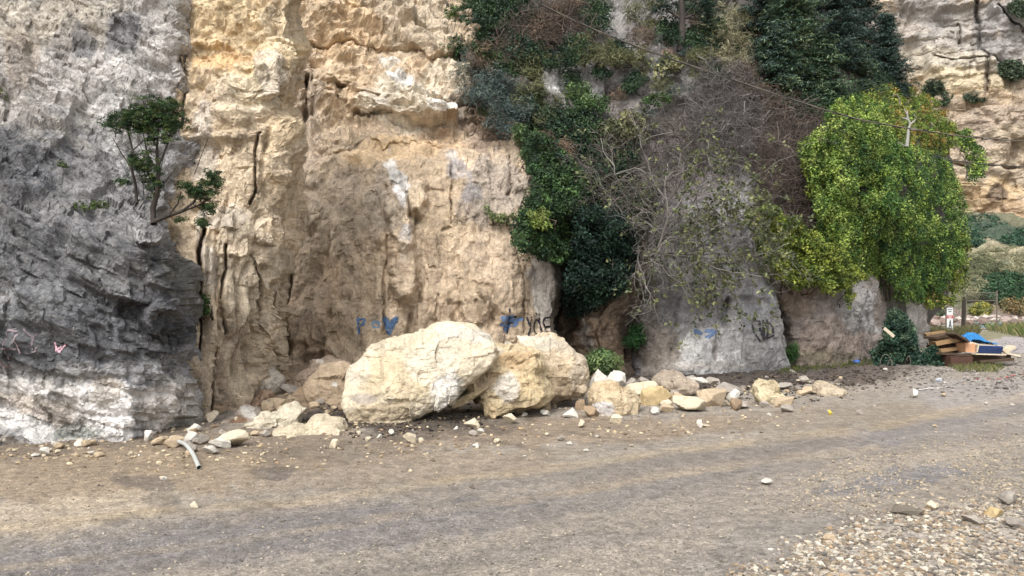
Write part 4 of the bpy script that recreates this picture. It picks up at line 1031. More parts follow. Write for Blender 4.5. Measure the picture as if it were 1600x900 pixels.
def plant(name, label, cat, key, poly, n, R, per, leaf, tones, group=None, thick=.5, stems=6, stem_col=BROWNT, seed=1, aspect=.55, gaps=.0, up=.5, hang=.0, part="foliage", lift=0., squash=1.0):
    """a creeper, bush or thicket rooted on the cliff: leaf clumps in a lumpy layer over the rock, with woody stems behind"""
    r = np.random.default_rng(seed)
    q = sample_poly(poly, n, r)
    if gaps:
        g = fbm(np.stack([q[:, 0] / 30, q[:, 1] / 30, 0 * q[:, 0] + seed], -1), 3, seed)
        q = q[np.argsort(g)[int(len(q) * min(.6, gaps * 1.5)):]]
    off = thick * (.15 + .85 * r.random(len(q)) ** .8) * (1 + .6 * noise3(np.stack([q[:, 0] / 40, q[:, 1] / 40, 0 * q[:, 0] + seed], -1), seed + 3)) + lift
    P = world_pt(q[:, 0], q[:, 1], DEP[key](q[:, 0], q[:, 1]) - off)      # where the plant stands, in front of the rock
    pp = np.asarray(poly, float)
    base = world_pt(pp[:, 0].mean(), pp[:, 1].max(), DEP[key](pp[:, 0].mean(), pp[:, 1].max()) - lift)
    t = empty(name, base, label, cat, group)
    V, F, c = clumps_vf(P, R, per, leaf, tones, seed=seed + 5, aspect=aspect, up=up, squash=squash)
    obj_np(part, V, F, M_leaf, t, c, smooth=False)
    if stems:
        g = Geo()
        for k in range(stems):
            a = P[r.integers(len(P))]; b = P[r.integers(len(P))]
            root = np.array([base[0] + r.normal(0, .2), base[1], base[2]]) if not hang else np.array([a[0], a[1] + .2, P[:, 2].max()])
            g.add(tube(wander(root, a, 8, .06, r), np.linspace(.02, .006, 8), 4), lin(stem_col, .6))
            g.add(tube(wander(a, b, 6, .05, r), np.linspace(.01, .004, 6), 3), lin(stem_col, .6))
        g.build("stem", M_twig, t)
    return t


def ell(cx, cy, rx, ry, k=14, seed=0):
    r = np.random.default_rng(int(seed + cx))
    a = np.linspace(0, 2 * math.pi, k, endpoint=False)
    w = r.uniform(.75, 1.15, k)
    return [(cx + rx * w[i] * math.cos(a[i]), cy + ry * w[i] * math.sin(a[i])) for i in range(k)]


# bright creeper over the right buttress
BR = [(126, 150, 68), (108, 134, 60), (144, 164, 80), (84, 112, 54), (158, 174, 92), (64, 92, 46)]
YG = [(132, 144, 58), (112, 128, 52), (146, 154, 70), (92, 110, 46), (74, 92, 42)]
DG = [(80, 112, 54), (64, 96, 50), (96, 126, 60), (50, 80, 44), (112, 138, 66)]
OL = [(128, 138, 62), (108, 124, 54), (146, 152, 72), (156, 132, 68), (92, 112, 52)]
plant("creeper", "bright green creeper cascading down the middle of the right buttress", "creeper", 'D', [(1296, 165), (1345, 152), (1385, 165), (1395, 230), (1380, 300), (1390, 380), (1400, 462), (1345, 438), (1300, 456), (1262, 430), (1280, 350), (1268, 280), (1248, 232), (1285, 205)], 1500, .17, 40, .085, BR, thick=1.4, seed=101, gaps=.07, lift=.8, squash=1.5)
plant("creeper", "mid green creeper strands between the bright and the dark creeper", "creeper", 'D', [(1345, 200), (1400, 210), (1430, 260), (1420, 350), (1425, 440), (1400, 470), (1370, 450), (1350, 380), (1340, 300)], 420, .16, 40, .085, BR + DG, thick=1.2, seed=1101, gaps=.25, lift=.9, squash=1.6)
plant("creeper", "dark green creeper curtain at the right side of the buttress", "creeper", 'D', [(1385, 225), (1440, 235), (1480, 250), (1500, 300), (1512, 330), (1508, 400), (1480, 440), (1452, 470), (1404, 468), (1380, 420), (1378, 330), (1380, 280)], 1300, .19, 40, .095, DG + DG + BR, thick=1.3, seed=102, gaps=.05, squash=1.5, lift=1.4)
plant("creeper", "yellowish fringe of creeper at the right edge above the sign", "creeper", 'D', [(1468, 380), (1510, 370), (1508, 440), (1490, 472), (1450, 478), (1440, 440)], 200, .26, 30, .12, OL + YG, thick=1.0, seed=103, lift=1.4)
plant("creeper", "olive creeper top with rusty tips behind the white dead branch", "creeper", 'D', [(1345, 150), (1395, 132), (1440, 142), (1470, 165), (1492, 200), (1480, 245), (1430, 240), (1385, 232), (1360, 200)], 560, .2, 38, .10, OL + BR[:2], thick=1.0, seed=104)
plant("creeper", "sparse yellow green creeper hanging beside the leaning crack", "creeper", 'D', [(1165, 335), (1210, 325), (1265, 360), (1310, 390), (1350, 432), (1310, 460), (1285, 452), (1240, 450), (1206, 428), (1182, 385)], 800, .15, 26, .085, YG, thick=1.0, seed=105, gaps=.08, lift=1.9)
plant("creeper", "small yellow green sprig on the rock below the creeper", "creeper", 'G', ell(1326, 468, 7, 12), 12, .12, 22, .09, YG, thick=.2, seed=106, stems=1, lift=.2)
plant("creeper", "scattered yellow green leaves over the purple thicket", "creeper", 'D', [(1245, 225), (1290, 210), (1290, 330), (1260, 380), (1230, 350), (1262, 300)], 190, .12, 14, .085, YG, thick=.7, seed=107, gaps=.3, lift=1.2)
plant("creeper", "green spray of creeper reaching out over the far cliff", "creeper", 'D', [(1484, 202), (1510, 205), (1528, 225), (1538, 250), (1534, 276), (1516, 282), (1512, 250), (1500, 228), (1482, 222)], 110, .24, 30, .13, BR + DG[:2], thick=.6, seed=108, stems=9, stem_col=GREYT)
# ivy between the tan cliff and the grey face
IV = [(60, 86, 50), (48, 72, 44), (78, 104, 58), (42, 62, 42)]
IVD = [(36, 58, 44), (30, 50, 40), (44, 66, 46), (26, 44, 38)]
plant("ivy", "mid green ivy curtain hanging over the right edge of the tan cliff", "ivy", 'D', [(822, 205), (850, 215), (880, 240), (905, 270), (915, 310), (905, 350), (908, 395), (880, 408), (850, 402), (815, 396), (800, 360), (818, 330), (838, 290), (822, 250)], 650, .16, 36, .075, IV, thick=1.0, seed=111, stems=0, lift=1.0)
plant("ivy", "light green ivy tuft with bare runners at the tan cliff edge", "ivy", 'D', [(826, 330), (850, 326), (862, 345), (850, 358), (832, 352)], 40, .11, 24, .075, [(126, 142, 70), (104, 124, 62), (142, 150, 84)], thick=.3, seed=112, lift=2.2)
plant("ivy", "dark green ivy mass hanging into the recess left of the grey face", "ivy", 'D', [(900, 330), (950, 330), (985, 350), (992, 400), (985, 430), (968, 456), (940, 470), (915, 486), (890, 495), (884, 450), (900, 400)], 750, .18, 36, .085, IVD, thick=1.2, seed=113, stems=0, lift=.9)
plant("ivy", "thin ivy strand creeping across the grey stain on the tan cliff", "ivy", 'C', [(750, 316), (760, 322), (780, 338), (800, 334), (812, 345), (795, 352), (772, 346), (752, 328)], 30, .07, 14, .07, [(96, 114, 70), (120, 132, 84)], thick=.1, seed=114, stems=3)
# ferns and small plants at the foot
plant("bush", "low green bush behind the rocks under the dark recess", "bush", 'E', ell(940, 566, 28, 15), 60, .16, 40, .08, [(84, 106, 64), (66, 90, 54), (106, 122, 76)], thick=1.1, seed=121, lift=.6)
plant("fern", "green fern growing in the crack left of the grey face", "fern", 'E', ell(993, 526, 13, 17), 34, .13, 28, .09, [(58, 96, 50), (46, 80, 44)], thick=.4, seed=122, lift=.3)
plant("fern", "green tuft at the foot of the leaning crack", "fern", 'G', ell(1238, 551, 8, 17), 30, .12, 40, .12, [(50, 82, 40), (64, 98, 46)], thick=.4, seed=123, aspect=.12, stems=2)
plant("fern", "tiny green plant in the crack beside the grey face at left", "plant", 'B', ell(319, 478, 5, 16), 16, .06, 30, .045, [(70, 98, 48), (54, 80, 42)], thick=.25, seed=124, stems=2)
plant("weed", "pale green weeds on the upper ledge at far left", "weed", 'A', ell(18, 142, 18, 11), 24, .07, 22, .05, [(128, 132, 84), (104, 110, 70)], thick=.15, seed=125, stems=0)
plant("weed", "small green weed on the dark rock left of the juniper", "weed", 'A', ell(95, 266, 9, 12), 12, .06, 16, .045, [(92, 104, 70)], thick=.1, seed=126, stems=0)
plant("weed", "low green sprigs on the ledge under the juniper", "weed", 'A', ell(140, 322, 30, 6), 18, .05, 14, .045, [(84, 100, 56)], thick=.1, seed=127, stems=0)
# bramble heap at the right
DEP['heap'] = lambda x, y: 20.9 + .012 * (575 - np.asarray(y, float)) + 0 * np.asarray(x, float)
plant("bramble", "dark blue green bramble heap spilling down in front of the rock end", "bramble", 'heap', [(1388, 494), (1402, 486), (1420, 506), (1446, 530), (1464, 548), (1486, 570), (1420, 575), (1370, 572), (1334, 570), (1358, 556), (1380, 534)], 520, .15, 36, .10, [(48, 74, 58), (38, 62, 50), (60, 86, 66), (84, 104, 80)], thick=.9, seed=131, gaps=.15, stems=14, stem_col=(140, 130, 104))

# shrubs on the hillside: type -> leaf tones, leaf length, clump radius, aspect
KINDS = {
    'dark': ([(52, 74, 52), (42, 64, 48), (64, 86, 54)], .10, .26, .5), 'blue': ([(78, 92, 88), (64, 80, 78), (90, 102, 92)], .15, .24, .12), 'green': ([(74, 98, 56), (60, 84, 50), (88, 108, 64)], .10, .2, .5),
    'olive': ([(102, 104, 70), (86, 92, 60), (116, 116, 82)], .2, .2, .09), 'straw': ([(138, 134, 104), (122, 120, 88), (152, 146, 118)], .24, .22, .07), 'brown': ([(108, 92, 76), (92, 80, 70), (122, 102, 82)], .18, .22, .08), 'fig': ([(114, 116, 82), (96, 102, 70), (126, 124, 90)], .13, .22, .6)}
HILL = [
    (770, 12, 60, 36, 'dark', "dark shrub at the top left of the overgrown slope"), (735, 45, 30, 36, 'dark', "dark green shrub on the broken edge above the tan cliff"), (722, 78, 36, 13, 'green', "bright green low shrub on the ledge of the tan cliff"), (715, 26, 14, 12, 'green', "small green tuft at the very top of the tan cliff"),
    (760, 90, 28, 34, 'brown', "brown dry bush on the upper slope beside the ledge"), (800, 60, 48, 40, 'dark', "large dark evergreen shrub under the start of the cable"), (850, 50, 44, 36, 'brown', "brown twiggy bush under the cable"), (812, 84, 30, 22, 'dark', "dark shrub above the yellowing bush"),
    (745, 128, 36, 30, 'blue', "blue grey broom bush near the end of the rock ledge"), (785, 150, 44, 40, 'blue', "wide blue grey broom bush in the middle of the slope"), (775, 92, 30, 16, 'green', "leafy green shrub beside the broom"), (790, 105, 24, 16, 'green', "second leafy green shrub beside the broom, lower down"),
    (830, 118, 22, 40, 'olive', "yellowing grassy bush left of the white rock"), (840, 160, 40, 30, 'olive', "olive grass clump below the yellowing bush"), (800, 190, 40, 26, 'blue', "grey green bush above the ivy curtain"), (770, 200, 24, 20, 'brown', "dry brown scrub at the broken edge of the tan cliff"),
    (855, 190, 34, 24, 'dark', "dark shrub right of the grey green bush"), (895, 200, 44, 34, 'dark', "deep green rounded shrub above the dark ivy"), (900, 150, 36, 20, 'green', "green shrub at the foot of the white rock"), (925, 165, 22, 12, 'green', "small green shrub right of the white rock"), (870, 240, 40, 30, 'brown', "bare brown bush behind the ivy curtain"),
    (915, 80, 32, 20, 'olive', "olive grass tuft on the ledge over the white rock"), (950, 88, 26, 14, 'olive', "hanging olive grass right of the white rock"), (900, 76, 20, 20, 'dark', "dark bush on top of the white rock"), (925, 20, 26, 34, 'dark', "dark slim bush on the upper slope"), (985, 90, 40, 14, 'olive', "grass strip on the ledge under the cable"), (880, 22, 40, 30, 'brown', "brown leafless bush at the top of the slope"),
    (1012, 22, 40, 26, 'olive', "dry olive bush left of the pine trunk"), (1000, 60, 24, 16, 'brown', "brown bush on the bare rock left of the pine"), (1045, 52, 22, 18, 'dark', "dark bush at the left foot of the pine"), (1085, 62, 24, 18, 'dark', "dark bush at the right foot of the pine"), (1042, 102, 22, 16, 'fig', "yellow green leafy shrub below the cable"), (1115, 40, 32, 34, 'straw', "pale straw grass knoll right of the pine"), (1150, 45, 26, 30, 'straw', "pale grass clump on the right of the knoll"), (1140, 90, 28, 22, 'straw', "straw coloured grass below the knoll"), (1095, 90, 20, 14, 'olive', "olive grass on the rock below the pine"),
    (1175, 125, 30, 30, 'brown', "dry brown grass below the conifers"), (1205, 150, 40, 22, 'brown', "brown scrub under the dark conifers"), (950, 250, 50, 40, 'dark', "dark hollow full of evergreen shrub behind the bare fig tree"), (930, 300, 44, 36, 'dark', "dark evergreen shrub left of the bare fig tree"), (985, 330, 40, 40, 'dark', "dark shrub in the shade behind the fig branches"),
    (940, 210, 30, 18, 'fig', "sparse yellowish leaves above the bare fig tree"), (985, 200, 40, 24, 'fig', "pale leafed twigs at the top of the bare fig tree"), (820, 215, 16, 14, 'green', "green tuft at the upper end of the ivy curtain"), (1270, 165, 50, 16, 'dark', "dark scrub between the conifers and the bright creeper"), (1330, 140, 40, 16, 'dark', "dark scrub below the right conifers"), (1380, 120, 24, 14, 'dark', "dark scrub at the foot of the separate conifer"),
]
for k, (cx, cy, rx, ry, kind, lab) in enumerate(HILL):
    tones, leaf, R, asp = KINDS[kind]
    n = int(rx * ry / 14 * (1.0 if kind in ('dark', 'green') else .8)) + 6
    plant("grass_tuft" if kind in ('straw',) else "shrub", lab, "grass" if kind == 'straw' else "shrub", 'D', ell(cx, cy, rx, ry), n, R, 34 if asp > .2 else 44, leaf, tones, "shrubs on the overgrown slope", thick=.9, stems=4, seed=300 + k, aspect=asp, gaps=.1 if kind not in ('dark',) else 0., up=.5 if asp > .2 else 1.2)


HP = [(730, 0), (1130, 0), (1180, 150), (1100, 120), (1000, 190), (960, 260), (900, 230), (830, 230), (770, 190), (740, 110)]
rs = np.random.default_rng(77)
for k, (cx, cy) in enumerate(sample_poly(HP, 64, rs)):
    kind = ['olive', 'dark', 'dark', 'brown', 'blue', 'dark', 'green'][k % 7]
    tones, leaf, R, asp = KINDS[kind]
    rx, ry = rs.uniform(10, 26), rs.uniform(6, 14)
    plant("shrub", "small tuft of %s on the overgrown upper slope" % {'olive': 'olive grass', 'brown': 'dry brown scrub', 'dark': 'dark green scrub', 'straw': 'straw coloured grass', 'blue': 'blue grey broom', 'green': 'fresh green leaves'}[kind], "shrub", 'D', ell(cx, cy, rx, ry, 10, k), int(rx * ry / 7) + 5, R * .6, 22, leaf * .8, tones, "small tufts on the overgrown slope", thick=.5, stems=0, seed=800 + k, aspect=asp, up=.5 if asp > .2 else 1.2)


# leafless twig thicket (many thin crooked twigs)
def thicket(name, label, cat, key, poly, n, length, col, seed, thick=.8, rad=.006, group=None):
    r = np.random.default_rng(seed)
    q = sample_poly(poly, n, r)
    P = on(key, q[:, 0], q[:, 1]); P[:, 1] -= thick * r.random(n)
    k = 5
    d = r.normal(size=(n, 3)) * np.array([1, .6, .9]); d /= np.linalg.norm(d, axis=1)[:, None]
    L = length * r.uniform(.4, 1.2, n)
    t = np.linspace(-.5, .5, k)
    bend = r.normal(0, .22, (n, 1, 3)) * (t ** 2 * 4)[None, :, None]
    X = P[:, None] + (d[:, None] * t[None, :, None] + bend) * L[:, None, None] + r.normal(0, .03, (n, k, 3)) * L[:, None, None]
    T = np.gradient(X, axis=1); T /= np.linalg.norm(T, axis=-1)[..., None] + 1e-9
    A = np.cross(T, np.array([.3, -1., .2])); A /= np.linalg.norm(A, axis=-1)[..., None] + 1e-9
    B = np.cross(T, A)
    rr = (rad * r.uniform(.6, 1.4, n))[:, None, None] * np.linspace(1.2, .6, k)[None, :, None]
    ring = np.stack([X + rr * A, X + rr * (-.5 * A + .87 * B), X + rr * (-.5 * A - .87 * B)], 2)
    V = ring.reshape(-1, 3)
    i = (np.arange(n) * k * 3)[:, None, None] + (np.arange(k - 1) * 3)[None, :, None]
    j = np.arange(3); j2 = (j + 1) % 3
    F = np.stack([i + j, i + j2, i + 3 + j2, i + 3 + j], -1).reshape(-1, 4)
    c = np.repeat(lin(np.array(col), .7)[r.integers(0, len(col), n)] * r.uniform(.7, 1.3, (n, 1)), k * 3, 0)
    base = on(key, np.mean([p[0] for p in poly]), max(p[1] for p in poly))
    tt = empty(name, base, label, cat, group)
    obj_np("twigs", V, F, M_twig, tt, c)
    return tt


PUR = [(116, 110, 108), (100, 94, 93), (136, 130, 127), (86, 80, 79)]
DBR = [(102, 90, 82), (86, 76, 71), (122, 109, 100)]
thicket("thicket", "grey leafless thicket on the slope right of the cable and above the grey face", "thicket", 'D', [(1090, 105), (1140, 110), (1180, 140), (1190, 200), (1170, 240), (1130, 270), (1080, 260), (1050, 200)], 1900, .55, PUR, 401, 1.0)
thicket("thicket", "brown leafless thicket between the grey thicket and the bright creeper", "thicket", 'D', [(1180, 150), (1260, 175), (1285, 215), (1265, 300), (1290, 370), (1255, 400), (1215, 360), (1180, 320), (1165, 240)], 2500, .55, DBR, 402, 1.1)
thicket("thicket", "dark leafless undergrowth along the upper middle slope", "thicket", 'D', [(830, 20), (920, 10), (930, 70), (880, 75), (840, 80), (780, 120), (770, 60)], 1500, .6, DBR, 403, .9)
thicket("thicket", "dry tangle behind the bare fig tree", "thicket", 'D', [(900, 260), (960, 200), (1060, 190), (1100, 260), (1120, 330), (1040, 380), (960, 380), (900, 330)], 1700, .6, [(96, 88, 80), (116, 106, 98), (76, 70, 64)], 404, 1.3)


# the bare fig tree sprawling over the grey face
def fig_tree():
    r = np.random.default_rng(55)
    root = world_pt(1010, 400, 17.3)
    t = empty("fig_tree", root, "bare grey branched fig tree sprawling over the grey cliff face with few leaves", "tree")
    g = Geo(); tips = []

    def grow(p, d, L, rad, lev):
        k = 6
        pts = [np.array(p, float)]
        dd = np.array(d, float)
        for _ in range(k - 1):
            dd = dd + r.normal(0, .22, 3) + np.array([0, -.02, (-.05 if lev > 1 else .0)])
            dd /= np.linalg.norm(dd)
            pts.append(pts[-1] + dd * L / (k - 1))
        R = np.linspace(rad, rad * .62, k)
        g.add(tube(np.array(pts), R, 5 if lev < 2 else 3), lin((150, 144, 138) if r.random() < .6 else (118, 110, 104), .62))
        if lev >= 4 or L < .18:
            tips.append(pts[-1]); return
        if lev >= 2: tips.append(pts[3])
        for q in range(r.integers(2, 4)):
            i = r.integers(2, k)
            nd = dd + r.normal(0, .75, 3) * np.array([1, .55, 1])
            grow(pts[i], nd / np.linalg.norm(nd), L * r.uniform(.55, .85), rad * r.uniform(.5, .7), lev + 1)
    for tx, ty, Y in [(1000, 215, 17.3), (960, 260, 17.0), (925, 300, 16.9), (1060, 260, 17), (1110, 290, 16.8), (1160, 340, 16.8), (1180, 400, 17), (1120, 420, 16.6), (1060, 440, 16.4), (1000, 440, 16.6), (1090, 370, 16.4), (930, 350, 17), (1160, 290, 17.3), (1030, 330, 16.6)]:
        b = world_pt(tx, ty, Y); st = root + r.normal(0, .15, 3)
        v = b - st; L = np.linalg.norm(v)
        ln = wander(st, b, 9, .10, r, -.15)
        g.add(tube(ln, np.linspace(.034, .014, 9), 5), lin((140, 133, 127), .62))
        for i in (2, 3, 4, 5, 6, 7, 8, 8):
            nd = v / L * .7 + r.normal(0, .6, 3) * np.array([1, .6, 1])
            grow(ln[i], nd / np.linalg.norm(nd), r.uniform(.5, 1.0), .014, 1)
    g.build("branches", M_twig, t)
    tips = np.array(tips)
    px, py = to_px(tips)
    w = smooth01(px, 1040, 1120) * .6 + .12
    sel = tips[r.random(len(tips)) < w]
    V, F, c = clumps_vf(sel, .10, 5, .095, [(108, 114, 76), (90, 96, 66), (122, 124, 84), (80, 86, 62)], seed=56, aspect=.65, out=(0, -1, .2))
    obj_np("leaves", V, F, M_leaf, t, c, smooth=False)
    # hanging runners at the left of the grey face
    h = Geo()
    for k in range(26):
        x = r.uniform(960, 1130); y0 = r.uniform(360, 430); y1 = y0 + r.uniform(40, 110)
        a = world_pt(x, y0, 16.9 + r.uniform(-.4, .4)); b = world_pt(x + r.normal(0, 18), y1, 16.9 + r.uniform(-.3, .3))
        h.add(tube(wander(a, b, 9, .05, r), np.linspace(.010, .004, 9), 3), lin((124, 114, 106), .62))
    h.build("hanging_branches", M_twig, t)


fig_tree()


# conifers on the upper right
def conifer(label, px, foot, top, halfw, Y, tones, seed, n_lev=26, droop=.25, bare=.12):
    r = np.random.default_rng(seed)
    b = world_pt(px, foot, Y); tp = world_pt(px, top, Y)
    H = tp[2] - b[2]; W = halfw / FPX * Y
    t = empty("conifer", b, label, "tree", "conifers on the slope")
    obj_np("trunk", *tube(wander(b, tp, 9, .04, r), np.linspace(.05 + H * .018, .02, 9), 7), M_bark, t, np.broadcast_to(lin((96, 86, 78), .6), (63, 3)))
    g = Geo(); PP, DD = [], []
    for lv in range(n_lev):
        f = bare + (1 - bare) * (lv + r.random()) / n_lev
        z = b[2] + H * f
        L = W * (1.05 - f) ** .65 * r.uniform(.6, 1.15)
        for a in np.arange(0, 6.28, 6.28 / 7) + r.uniform(0, 6.28):
            a = a + r.normal(0, .25); l = L * r.uniform(.55, 1.1)
            d = np.array([math.cos(a), math.sin(a), r.uniform(-.05, .5)])
            k = 6
            s = np.linspace(0, 1, k)[:, None]
            ln = np.array([b[0], b[1], z]) + d * l * s; ln[:, 2] -= droop * l * (s[:, 0] ** 2)
            g.add(tube(ln, np.linspace(.02, .005, k), 3), lin((80, 72, 66), .6))
            m = int(14 + 26 * l)
            u = .25 + .8 * r.random(m) ** .8
            p = np.array([b[0], b[1], z]) + d * l * u[:, None]; p[:, 2] -= droop * l * u ** 2
            p += r.normal(0, .10 + .06 * l, (m, 3)) * np.array([1, 1, .5]); PP.append(p)
    g.build("branches", M_twig, t)
    P = np.concatenate(PP)
    V, F, c = clumps_vf(P, .13, 7, .16, tones, seed=seed + 1, aspect=.2, squash=.5, up=.9, out=(0, -.3, 1), spread=.5)
    obj_np("crown", V, F, M_leaf, t, c, smooth=False)


CT = [(92, 114, 86), (66, 88, 74), (122, 138, 102), (76, 100, 78)]
CB = [(72, 92, 84), (56, 76, 72), (92, 110, 96), (64, 84, 78)]
conifer("tall dark conifer with visible bare trunk in the middle of the conifer stand", 1240, 165, -170, 58, 24.0, CT, 501)
conifer("dense dark conifer at the left of the conifer stand", 1186, 150, -190, 44, 25.5, CB, 502)
conifer("tall dark conifer right of the one with the bare trunk", 1305, 158, -180, 58, 27.0, CB, 503)
conifer("lower bushy conifer at the front of the stand above the cable", 1215, 178, 40, 48, 23.2, CB + CT, 504, 18, bare=.03)
conifer("bushy conifer in front of the right trunks", 1285, 185, 60, 46, 24.0, CT, 505, 16, bare=.03)
conifer("separate dark conifer standing against the far cliff", 1385, 170, 28, 42, 30.0, CB, 506, 22, bare=.02)
conifer("blue green conifer behind the stand at the top edge", 1342, 160, -150, 48, 31.0, CB, 507)
conifer("low bushy conifer behind the top of the bright creeper", 1335, 172, 70, 44, 27.5, CT, 509, 14, bare=.03)
conifer("conifer filling the gap between the left ones", 1215, 130, -160, 40, 28.0, CT, 508)


def pine():
    r = np.random.default_rng(9)
    Y = 22.3
    b = world_pt(1063, 78, Y)
    t = empty("pine_tree", b, "lone pine with a thick forked trunk on the bare grey rock", "tree")
    g = Geo()
    tr = world_pt([1063, 1066, 1066, 1064, 1066], [80, 55, 25, -20, -90], Y)
    g.add(tube(tr, [.13, .10, .085, .075, .03], 8), lin((92, 84, 80), .6))
    g.build("trunk", M_bark, t)
    h = Geo(); tips = []
    for x, y in [(1100, 18), (1108, 28), (1040, 16), (1090, 5), (1035, -10), (1110, -15), (1075, -40), (1050, -50)]:
        a = tr[2] if y > 0 else tr[3]
        e = world_pt(x, y, Y + r.uniform(-.5, .5)); h.add(tube(wander(a + (0, 0, -.1), e, 7, .03, r), np.linspace(.04, .012, 7), 4), lin((92, 84, 80), .6)); tips.append(e)
    h.build("branches", M_bark, t)
    C = []
    for e in tips: C.append(e + r.normal(0, .22, (26, 3)) * np.array([1, 1, .55]))
    C = np.concatenate(C)
    V, F, c = clumps_vf(C, .15, 34, .11, [(56, 76, 64), (46, 64, 58), (66, 86, 68)], seed=10, aspect=.2, out=(0, -.3, 1))
    obj_np("crown", V, F, M_leaf, t, c, smooth=False)


pine()


# the juniper on the ledge of the grey face
def juniper():
    r = np.random.default_rng(21)
    Y = 9.35
    b = world_pt(240, 350, Y)
    t = empty("juniper", b, "small dark juniper growing from the ledge of the grey cliff", "tree")
    W = lambda pts: world_pt([p[0] for p in pts], [p[1] for p in pts], Y + .12 * np.sin(np.arange(len(pts)) * 2.1))
    g = Geo(); bc = lin((92, 84, 78), .62)
    g.add(tube(W([(240, 350), (239, 325), (246, 300), (247, 270), (245, 235), (248, 200)]), [.042, .038, .028, .022, .018, .01], 7), bc)
    g.build("trunk", M_bark, t)
    h = Geo()
    for line, rad in [([(214, 318), (212, 290), (205, 262), (207, 235), (199, 200), (196, 180)], .022), ([(241, 346), (262, 338), (285, 330), (300, 318), (318, 296)], .03), ([(285, 330), (308, 322), (330, 310)], .018), ([(262, 338), (278, 318), (283, 300)], .014), ([(246, 300), (258, 285), (274, 262)], .010), ([(247, 270), (230, 240), (222, 200)], .014),
                      ([(247, 262), (262, 225), (270, 190)], .014), ([(205, 262), (190, 240), (176, 215)], .010), ([(300, 318), (318, 330), (320, 350)], .010), ([(318, 300), (345, 298), (352, 292)], .006), ([(304, 272), (312, 250), (326, 214)], .008), ([(247, 285), (252, 260), (256, 245)], .007), ([(245, 300), (225, 305), (222, 270)], .010), ([(207, 235), (222, 222), (232, 214)], .009)]:
        h.add(tube(W(line), np.linspace(rad, rad * .4, len(line)), 5), bc)
    for k in range(40):
        x, y = [(245, 182), (195, 196), (230, 255), (310, 305)][k % 4]
        a = world_pt(x + r.normal(0, 14), y + r.normal(0, 14), Y); h.add(tube(wander(a, a + r.normal(0, .16, 3), 5, .02, r), np.linspace(.006, .002, 5), 3), bc)
    h.build("branches", M_bark, t)
    C = []
    for cx, cy, rx, ry, n in [(245, 176, 42, 22, 95), (268, 196, 24, 16, 40), (222, 196, 22, 18, 26), (188, 192, 28, 16, 36), (198, 182, 14, 12, 16), (225, 262, 22, 28, 36), (240, 290, 14, 20, 18), (205, 252, 12, 10, 8), (310, 300, 24, 18, 34), (334, 284, 12, 18, 24), (325, 325, 12, 14, 18), (290, 292, 9, 8, 8), (318, 350, 8, 8, 12), (192, 285, 14, 8, 6), (245, 215, 28, 16, 26), (282, 345, 12, 5, 5)]:
        n = int(n * 1.7); q = r.normal(0, .48, (n, 2)).clip(-1.1, 1.1)
        C.append(np.concatenate([world_pt(cx + q[:, 0] * rx, cy + q[:, 1] * ry, Y + r.uniform(-.22, .22, n))]))
    C = np.concatenate(C)
    V, F, c = clumps_vf(C, .055, 46, .034, [(54, 78, 44), (46, 66, 42), (66, 90, 50), (88, 100, 58)], seed=22, aspect=.35, out=(0, -.4, 1))
    obj_np("crown", V, F, M_leaf, t, c, smooth=False)


juniper()

# shrubs and grass far away
plantJ = lambda lab, poly, n, R, per, leaf, tones, seed, asp=.5, up=.5, name="shrub", cat="shrub", key='J': plant(name, lab, cat, key, poly, n, R, per, leaf, tones, None, thick=1.0, stems=2, seed=seed, aspect=asp, up=up)
plantJ("dark green shrub belt along the foot of the far cliff", [(1500, 345), (1545, 336), (1580, 360), (1660, 368), (1660, 388), (1580, 386), (1505, 385)], 520, .6, 30, .42, [(58, 86, 66), (48, 74, 58), (70, 96, 72)], 601)
plantJ("dark green shrub on the grassy far bank", [(1520, 440), (1570, 425), (1620, 440), (1620, 470), (1560, 472), (1530, 462)], 260, .5, 30, .4, [(64, 92, 62), (54, 80, 56)], 602)
plantJ("yellow flowering bush behind the gate", ell(1533, 484, 18, 9), 60, .4, 30, .3, [(150, 144, 66), (130, 130, 62), (108, 114, 62)], 603)
plantJ("rusty orange bush beside the yellow one at the right edge", ell(1590, 478, 26, 10), 60, .5, 30, .3, [(138, 116, 78), (122, 108, 76), (108, 106, 72)], 604)
plantJ("grey green bush under the fringe of creeper", ell(1470, 498, 16, 20), 60, .5, 30, .3, [(92, 100, 76), (76, 86, 66)], 605)
for k, (cx, cy, rx, ry, lab) in enumerate([(1560, 398, 60, 12, "pale dry grass along the upper edge of the far bank"), (1530, 415, 34, 14, "grey green grass on the left of the far bank"), (1590, 418, 40, 12, "pale grass on the right of the far bank"), (1520, 450, 20, 18, "grey grass behind the gate post")]):
    plantJ(lab, ell(cx, cy, rx, ry), 110, .6, 30, 1.0, [(136, 134, 104), (116, 120, 90), (152, 148, 118)] if k != 1 else [(116, 120, 88), (100, 106, 78)], 610 + k, .06, 1.4, "grass_tuft", "grass")
for k, (cx, cy, rx, ry) in enumerate([(1582, 110, 24, 14), (1457, 140, 16, 14), (1522, 153, 20, 6), (1590, 15, 14, 12), (1476, 155, 10, 8)]):
    plant("shrub", ["large dark shrub on a ledge high on the far cliff", "dark shrub on the far cliff behind the conifer", "low shrub line on a ledge of the far cliff", "shrub at the top of the far cliff", "small shrub at the left of the far cliff"][k], "shrub", 'I', ell(cx, cy, rx, ry), int(rx * ry / 3) + 16, .5, 26, .45, [(84, 98, 76), (70, 84, 66)], None, thick=1.6, stems=0, seed=620 + k)


